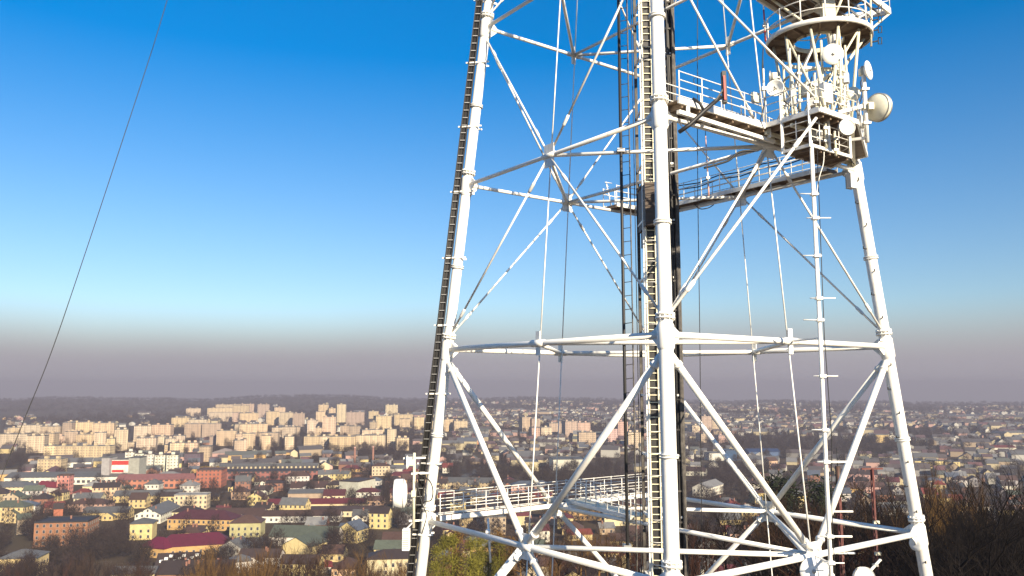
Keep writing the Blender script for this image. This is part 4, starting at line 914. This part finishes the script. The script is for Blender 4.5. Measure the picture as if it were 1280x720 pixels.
# ------------------------------------------------------------------ trees
def bare_tree(seed, H=14., spread=.55, upright=.0, twigs=7, levels=4, rmin=.012):
    """Tapered trunk, limbs and fine twigs; returns the trunk mesh and the crown mesh of one bare tree."""
    q = random.Random(seed); tr, cr = MB(), MB()
    def limb(p, d, ln, r, lv):
        pts = [p]; dd = d.copy(); n = 3
        for k in range(n):
            dd = (dd+Vector((q.uniform(-1,1), q.uniform(-1,1), q.uniform(-.3,.6)))*(.16+.03*lv)+Vector((0,0,upright*.25))).normalized(); pts.append(pts[-1]+dd*ln/n)
        cr.tube(pts, [r, r*.78, r*.58, r*.36], 4 if lv > 1 else 5, caps=False)
        if lv >= levels:
            return
        m = q.randint(4, 5) if lv < levels-1 else twigs
        for k in range(m):
            t = q.uniform(.3, 1.) if k else 1.; i = min(2, int(t*3)); b = pts[i].lerp(pts[i+1], t*3-i) if t < 1 else pts[3]
            s = Vector((q.uniform(-1,1), q.uniform(-1,1), q.uniform(-.25,.9))).normalized()
            limb(b, (dd*(1-spread*.75)+s*spread+Vector((0,0,.25+upright))).normalized(), ln*q.uniform(.5, .72), max(rmin, r*.42), lv+1)
    th = H*.26; lean = Vector((q.uniform(-.06,.06), q.uniform(-.06,.06), 1))
    tp = [lean*0+Vector((0,0,-.6)), lean*(th*.5), lean*th, lean*(H*.55)]
    tr.tube(tp, [H*.019, H*.016, H*.0135, H*.007], 8)
    for k in range(9):
        t = q.uniform(.28, 1); b = lean*(th+(H*.55-th)*t); a = k*2.4+q.uniform(-.5,.5)
        e = q.uniform(.35, .9)+upright*1.2+(.5 if t > .8 else 0)
        limb(b, Vector((math.cos(a), math.sin(a), e)).normalized(), H*q.uniform(.24, .36)*(1.1-.25*t), H*.0075, 2)
    limb(lean*(H*.54), Vector((0,0,1)), H*.32, H*.0075, 2)
    return tr.mesh('trunk', BARK), cr.mesh('crown', TWIG)
def leafy(seed, H, w, n, shape, sl, sw):
    """Crown of many small slivers clustered on limbs (for evergreens, ivy clad poplars and far trees)."""
    q = random.Random(seed); tr, cr = MB(), MB()
    tr.tube([(0,0,-.6), (0,0,H*.4), (.1,0,H*.85)], [H*.02, H*.014, H*.004], 7)
    cl = []
    for k in range(26):
        t = q.random(); a = q.uniform(0, 6.28); z = H*(.2+.78*t)
        rr = w*{'cone': (1-t)*.95+.05, 'column': .8*(math.sin(math.pi*min(1, t*.85+.12))), 'ball': math.sqrt(max(.02, 1-(2*t-.9)**2))}[shape]*q.uniform(.35, 1)
        c = Vector((rr*math.cos(a), rr*math.sin(a), z)); cl.append(c)
        tr.tube([(0, 0, max(.2*H, z-rr*.9)), c], [H*.006, .015], 4, caps=False)
    vs, fs = [], []
    for k in range(n):
        c = q.choice(cl); s = w*.34; p = c+Vector((q.gauss(0, s), q.gauss(0, s), q.gauss(0, s*.9)))
        d = Vector((q.gauss(0,1), q.gauss(0,1), q.gauss(.5 if shape != 'cone' else -.2, .8))).normalized(); e = d.orthogonal().normalized(); e = (e*math.cos(k)+d.cross(e)*math.sin(k))*sw
        L_ = sl*q.uniform(.5, 1.3); o = len(vs); vs += [p-e, p+e, p+d*L_+e*.3, p+d*L_-e*.3]; fs.append((o, o+1, o+2, o+3))
    cr.add(vs, fs); return tr.mesh('trunk', BARK), cr.mesh('crown', TWIG)
NEAR = [bare_tree(s, 14, .6, .0, 7) for s in (1, 2, 3)]+[bare_tree(s, 14, .45, .35, 7) for s in (4, 5)]
CITY = [bare_tree(s, 11, .62, .05, 8, 4, .034) for s in (6, 7, 8, 9)]
POP = [leafy(s, 15, 2.2, 2600, 'column', .55, .07) for s in (21, 22)]
EVG = [leafy(s, 12, 2.8, 1500, 'cone', .8, .10) for s in (31, 32)]
TC = {'shadow brown': (.0055,.0033,.0022), 'dark brown': (.010,.006,.004), 'brown': (.045,.025,.013), 'golden brown': (.13,.072,.022), 'reddish brown': (.055,.022,.012), 'grey brown': (.05,.038,.029), 'dark green': (.013,.019,.007), 'yellow green': (.15,.135,.02), 'violet brown': (.030,.019,.019)}  # darkest brown has the shade of the hill woods put into the colour
ntree = 0
def tree(kind, x, y, h, tone, desc=None, sx=1.):
    global ntree; ntree += 1
    protos, H = {'near': (NEAR[:3], 14), 'upright': (NEAR[3:], 14), 'city': (CITY, 11), 'poplar': (POP, 15), 'evergreen': (EVG, 12)}[kind]
    t, c = protos[R.randrange(len(protos))]; z = terrain(x, y)
    nm = {'evergreen': 'evergreen_tree', 'poplar': 'ivy_clad_tree'}.get(kind, 'bare_tree')
    o = thing(nm, 'x', 'tree', (x, y, z), R.uniform(0, 6.28), 'trees of the hill and city'); s = h/H; o.scale = (s*sx, s*sx, s)
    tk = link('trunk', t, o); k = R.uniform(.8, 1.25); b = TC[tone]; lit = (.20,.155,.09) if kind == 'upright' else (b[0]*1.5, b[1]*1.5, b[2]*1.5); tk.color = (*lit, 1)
    cw = link('crown', c, o); cw.color = (b[0]*k, b[1]*k, b[2]*k, 1)
    px, py = project((x, y, z+h*.6))
    d = desc or (('leafless ' if kind in ('near','upright','city') else '')+tone+{'evergreen': ' conifer', 'poplar': ' ivy clad tree'}.get(kind, ' tree'))
    THINGS.append((o, d, px, py)); return o
def htree(kind, px, ytop, Y, tone, sx=1.):
    p = atY(px, ytop, Y); g = terrain(p.x, p.y); h = max(6., min(24., p.z-g)); return tree(kind, p.x, p.y, h, tone, None, sx)
# woods on the hill behind and right of the tower
for k in range(9): htree('upright', 1152+k*7.2+R.uniform(-4,4), 600+R.uniform(-12, 45), R.uniform(85, 125), R.choice(('golden brown','brown')), .8)
for k in range(22): htree('near', 1165+R.uniform(0, 140), R.uniform(650, 690), R.uniform(52, 75), 'shadow brown', 1.3)
for k in range(26): htree('near', 1185+R.uniform(0, 130), 640+R.uniform(-25, 45)-max(0, (k%5)*4), R.uniform(62, 112), 'shadow brown', 1.15)
for k in range(52): htree('near', R.uniform(850, 1180), R.uniform(630, 690), R.uniform(95, 160), R.choice(('shadow brown','dark brown','reddish brown','brown')), 1.1)
for k in range(30): htree('near', R.uniform(965, 1150), R.uniform(612, 655), R.uniform(95, 135), R.choice(('shadow brown','dark brown','violet brown','brown')), 1.2)
for k in range(5): htree('evergreen', R.uniform(960, 1060), R.uniform(604, 650), R.uniform(150, 195), 'dark green', 1.1)
for k in range(11): htree('poplar', 548+k*9+R.uniform(-5,5), 672+R.uniform(-8, 14), R.uniform(120, 165), R.choice(('yellow green','yellow green','golden brown')))
for k in range(26): htree('near', R.uniform(650, 845), R.uniform(652, 705), R.uniform(120, 190), R.choice(('golden brown','brown','dark brown','reddish brown')), 1.05)
for k in range(13): htree('upright', R.uniform(250, 350), R.uniform(680, 712), R.uniform(215, 260), R.choice(('golden brown','golden brown','brown')), .9)
for k in range(12): htree('near', R.uniform(320, 420), R.uniform(664, 700), R.uniform(240, 300), R.choice(('brown','reddish brown','grey brown')), 1.)
for k in range(16): htree('near', R.uniform(10, 180), R.uniform(690, 716), R.uniform(285, 340), R.choice(('reddish brown','brown','dark brown')), 1.15)
for k in range(12): htree('near', R.uniform(440, 545), R.uniform(690, 718), R.uniform(180, 290), R.choice(('golden brown','brown')), 1.)
# trees among the houses
spots = []
for k in range(60000):
    if len(spots) > 2300: break
    az, r = R.uniform(-.6, .6), 340+R.random()**1.3*1400
    x, y = r*math.sin(az), r*math.cos(az); z = terrain(x, y)
    if z > -76: continue
    if not in_view(x, y, z+6): continue
    if not wood(x, y) and R.random() < .62: continue
    if any((x-a)**2+(y-b)**2 < (c_+2)**2 for a, b, c_ in FOOT): continue
    g = grid.get((int(x//40), int(y//40)), ())
    if any((x-a)**2+(y-b)**2 < (q*.75)**2 for a, b, q in g): continue
    spots.append((r, x, y))
spots.sort()
nmax = 298-ntree
for r, x, y in spots[:nmax]: tree('city', x, y, R.uniform(8, 15), R.choice(('dark brown','violet brown','brown','reddish brown','brown','golden brown')), None, R.uniform(.85, 1.3))
# the rest of the trees: masses nobody could count
q = np.random.default_rng(3); pos = [(x, y, R.uniform(8, 14), 4., 420) for r, x, y in spots[nmax:]]
for k in range(7500):
    az, r = R.uniform(-.62, .62), 1000+R.random()**.9*3800
    x, y = r*math.sin(az), r*math.cos(az)
    f = math.sin(x/180.+.4)*math.sin(y/260.+1.1+x/700.)
    if r < 1800 and not wood(x, y) and R.random() < .7: continue
    if 1800 < r < 3000 and f < R.uniform(-.7, .25): continue
    if r < 2400 and any((x-a)**2+(y-b)**2 < (c_+3)**2 for a, b, c_ in FOOT): continue
    pos.append((x, y, R.uniform(8, 16), R.uniform(4, 7)*(1 if r < 2000 else 1.8), 120 if r < 2000 else 60))
vs, fs, n0 = [], [], 0
for x, y, h, w, n in pos:
    z = terrain(x, y); c = np.array([x, y, z+h*.5]); r3 = q.normal(0, 1, (n, 3)); r3 /= np.linalg.norm(r3, axis=1)[:, None]; r3 *= q.uniform(.45, 1, (n, 1))
    p = c+r3*np.array([w, w, h*.5]); d = q.normal(0, 1, (n, 3)); d[:, 2] = np.abs(d[:, 2])+.3; d *= q.uniform(.8, 1.8, (n, 1))*(1.6 if n == 60 else 1.1); e = np.cross(d, q.normal(0, 1, (n, 3))); e *= {60: .6, 120: .24, 420: .085}[n]/np.linalg.norm(e, axis=1)[:, None]
    vs.append(np.stack([p-e, p+e, p+d], 1).reshape(-1, 3)); fs.append(np.arange(n0, n0+3*n).reshape(-1, 3)); n0 += 3*n
V, Fc = np.concatenate(vs), np.concatenate(fs)
me = bpy.data.meshes.new('distant_woods'); me.vertices.add(len(V)); me.vertices.foreach_set('co', V.astype(np.float32).ravel())
me.loops.add(len(Fc)*3); me.loops.foreach_set('vertex_index', Fc.ravel().astype(np.int32)); me.polygons.add(len(Fc)); me.polygons.foreach_set('loop_start', np.arange(0, len(Fc)*3, 3, dtype=np.int32)); me.update(calc_edges=True); me.validate()
me.materials.append(mat('distant_twigs', (.036,.024,.021), .95, .7, .02, col2=(.026,.023,.015), spec=.1))
o = link('distant_woods', me); o['kind'] = 'stuff'; o['label'] = 'dark bare woods between and beyond the far houses'
print('trees', ntree, 'mass', len(pos))
# ------------------------------------------------------------------ labels that single out each house, block and tree
lm('the left leg foot', 522, 690); lm('the low right node', 1015, 690); lm('the low left node', 655, 688); lm('the near leg foot', 842, 700); lm('the right leg foot', 1158, 700); lm('the T topped mast', 1090, 640); lm('the red lattice mast', 1046, 650); lm('the big drum dish', 501, 617); lm('the bottom right corner', 1275, 715); lm('the bottom left corner', 5, 715)
ORD = ['nearest','second nearest','third nearest','fourth nearest','fifth nearest','sixth nearest','seventh nearest','eighth nearest','ninth nearest','tenth nearest']
gr = {}
for o, d, px, py in THINGS:
    ph, lx, ly = min(LM, key=lambda m: (m[1]-px)**2+(2.2*(m[2]-py))**2)
    dx, dy = px-lx, (py-ly)*2.2
    rel = ('left of' if dx < 0 else 'right of') if abs(dx) > abs(dy) else ('behind' if dy < 0 else 'in front of')
    gr.setdefault(f'{d} {rel} {ph}', []).append((math.hypot(dx, dy), o))
for txt, lst in gr.items():
    lst.sort(key=lambda e: e[0])
    for k, (_, o) in enumerate(lst):
        if len(lst) == 1: o['label'] = txt
        else: o['label'] = txt+', '+(ORD[k] if k < 10 else f'{k+1}th nearest')
# ------------------------------------------------------------------ light, sky and air
SUN_AZ, SUN_EL = rad(180-31), rad(25)
ts = Vector((math.sin(SUN_AZ)*math.cos(SUN_EL), math.cos(SUN_AZ)*math.cos(SUN_EL), math.sin(SUN_EL)))
sl = bpy.data.lights.new('sun', 'SUN'); sl.energy = 5.0; sl.angle = rad(.5); sl.color = (1., .86, .64)
so = bpy.data.objects.new('sun', sl); COL.objects.link(so); so.rotation_euler = ts.to_track_quat('Z', 'Y').to_euler(); so.location = (0,0,50)
w = bpy.data.worlds.new('World'); scene.world = w; w.use_nodes = True; nt = w.node_tree; N, L = nt.nodes, nt.links; N.clear()
out = N.new('ShaderNodeOutputWorld'); bg = N.new('ShaderNodeBackground'); bg.inputs['Strength'].default_value = .074
sky = N.new('ShaderNodeTexSky'); sky.sky_type = 'NISHITA'; sky.sun_disc = False; sky.sun_elevation = SUN_EL; sky.sun_rotation = SUN_AZ; sky.altitude = 400; sky.air_density = 1.; sky.dust_density = .45; sky.ozone_density = 3.
hs = N.new('ShaderNodeHueSaturation'); gmn = N.new('ShaderNodeGamma'); gmn.inputs['Gamma'].default_value = 1.06; L.new(sky.outputs[0], gmn.inputs['Color']); sc_ = N.new('ShaderNodeMix'); sc_.data_type = 'RGBA'; sc_.blend_type = 'MULTIPLY'; sc_.inputs['Factor'].default_value = 1; sc_.inputs['B'].default_value = (.9,.9,.9,1); L.new(gmn.outputs[0], sc_.inputs['A']); L.new(sc_.outputs['Result'], hs.inputs['Color'])
tc = N.new('ShaderNodeTexCoord'); sx = N.new('ShaderNodeSeparateXYZ'); L.new(tc.outputs['Generated'], sx.inputs[0])
# the band of city smog low in the sky: grey violet, thinning out between three and five degrees up
sr = N.new('ShaderNodeMapRange'); sr.inputs['From Min'].default_value = .07; sr.inputs['From Max'].default_value = .40; hs.inputs['Hue'].default_value = .499; sr.inputs['To Min'].default_value = 1.05; sr.inputs['To Max'].default_value = 1.42; vr = N.new('ShaderNodeMapRange'); vr.inputs['From Min'].default_value = .05; vr.inputs['From Max'].default_value = .45; vr.inputs['To Min'].default_value = .80; vr.inputs['To Max'].default_value = 1.2; L.new(sx.outputs['Z'], vr.inputs['Value']); L.new(vr.outputs[0], hs.inputs['Value']); L.new(sx.outputs['Z'], sr.inputs['Value']); L.new(sr.outputs[0], hs.inputs['Saturation'])
nz = N.new('ShaderNodeTexNoise'); nz.inputs['Scale'].default_value = 3.; nz.inputs['Detail'].default_value = 2; L.new(tc.outputs['Generated'], nz.inputs['Vector'])
ma = N.new('ShaderNodeMath'); ma.operation = 'MULTIPLY_ADD'; ma.inputs[1].default_value = .03; L.new(nz.outputs['Fac'], ma.inputs[0]); L.new(sx.outputs['Z'], ma.inputs[2])
sb = N.new('ShaderNodeMapRange'); sb.interpolation_type = 'SMOOTHSTEP'; sb.inputs['From Min'].default_value = .122; sb.inputs['From Max'].default_value = .040; L.new(ma.outputs[0], sb.inputs['Value'])
smog = N.new('ShaderNodeRGB'); smog.outputs[0].default_value = (2.75, 2.6, 2.85, 1)
mx = N.new('ShaderNodeMix'); mx.data_type = 'RGBA'; L.new(sb.outputs[0], mx.inputs['Factor']); L.new(hs.outputs[0], mx.inputs['A']); L.new(smog.outputs[0], mx.inputs['B'])
L.new(mx.outputs['Result'], bg.inputs['Color']); L.new(bg.outputs[0], out.inputs['Surface'])
hm = bpy.data.materials.new('haze'); hm.use_nodes = True; nt = hm.node_tree; N, L = nt.nodes, nt.links; N.clear()
out = N.new('ShaderNodeOutputMaterial'); pv = N.new('ShaderNodeVolumePrincipled'); pv.inputs['Color'].default_value = (.365,.35,.42,1); pv.inputs['Density'].default_value = 2.75e-4; pv.inputs['Anisotropy'].default_value = 0
L.new(pv.outputs[0], out.inputs['Volume'])
hz = MB().box((0, 0, -63), (17000, 17000, 212)).build('haze', hm); hz['kind'] = 'stuff'; hz['label'] = 'grey violet city haze lying over the plain'
# ------------------------------------------------------------------ render settings
vs_ = scene.view_settings; vs_.view_transform = 'Standard'; vs_.look = 'None'; vs_.gamma = 1; vs_.exposure = 1.08; vs_.use_curve_mapping = False
cy = scene.cycles; cy.max_bounces = 4; cy.diffuse_bounces = 3; cy.glossy_bounces = 2; cy.volume_bounces = 0; cy.transparent_max_bounces = 8; cy.use_denoising = True
try: cy.denoiser = 'OPENIMAGEDENOISE'
except Exception: pass
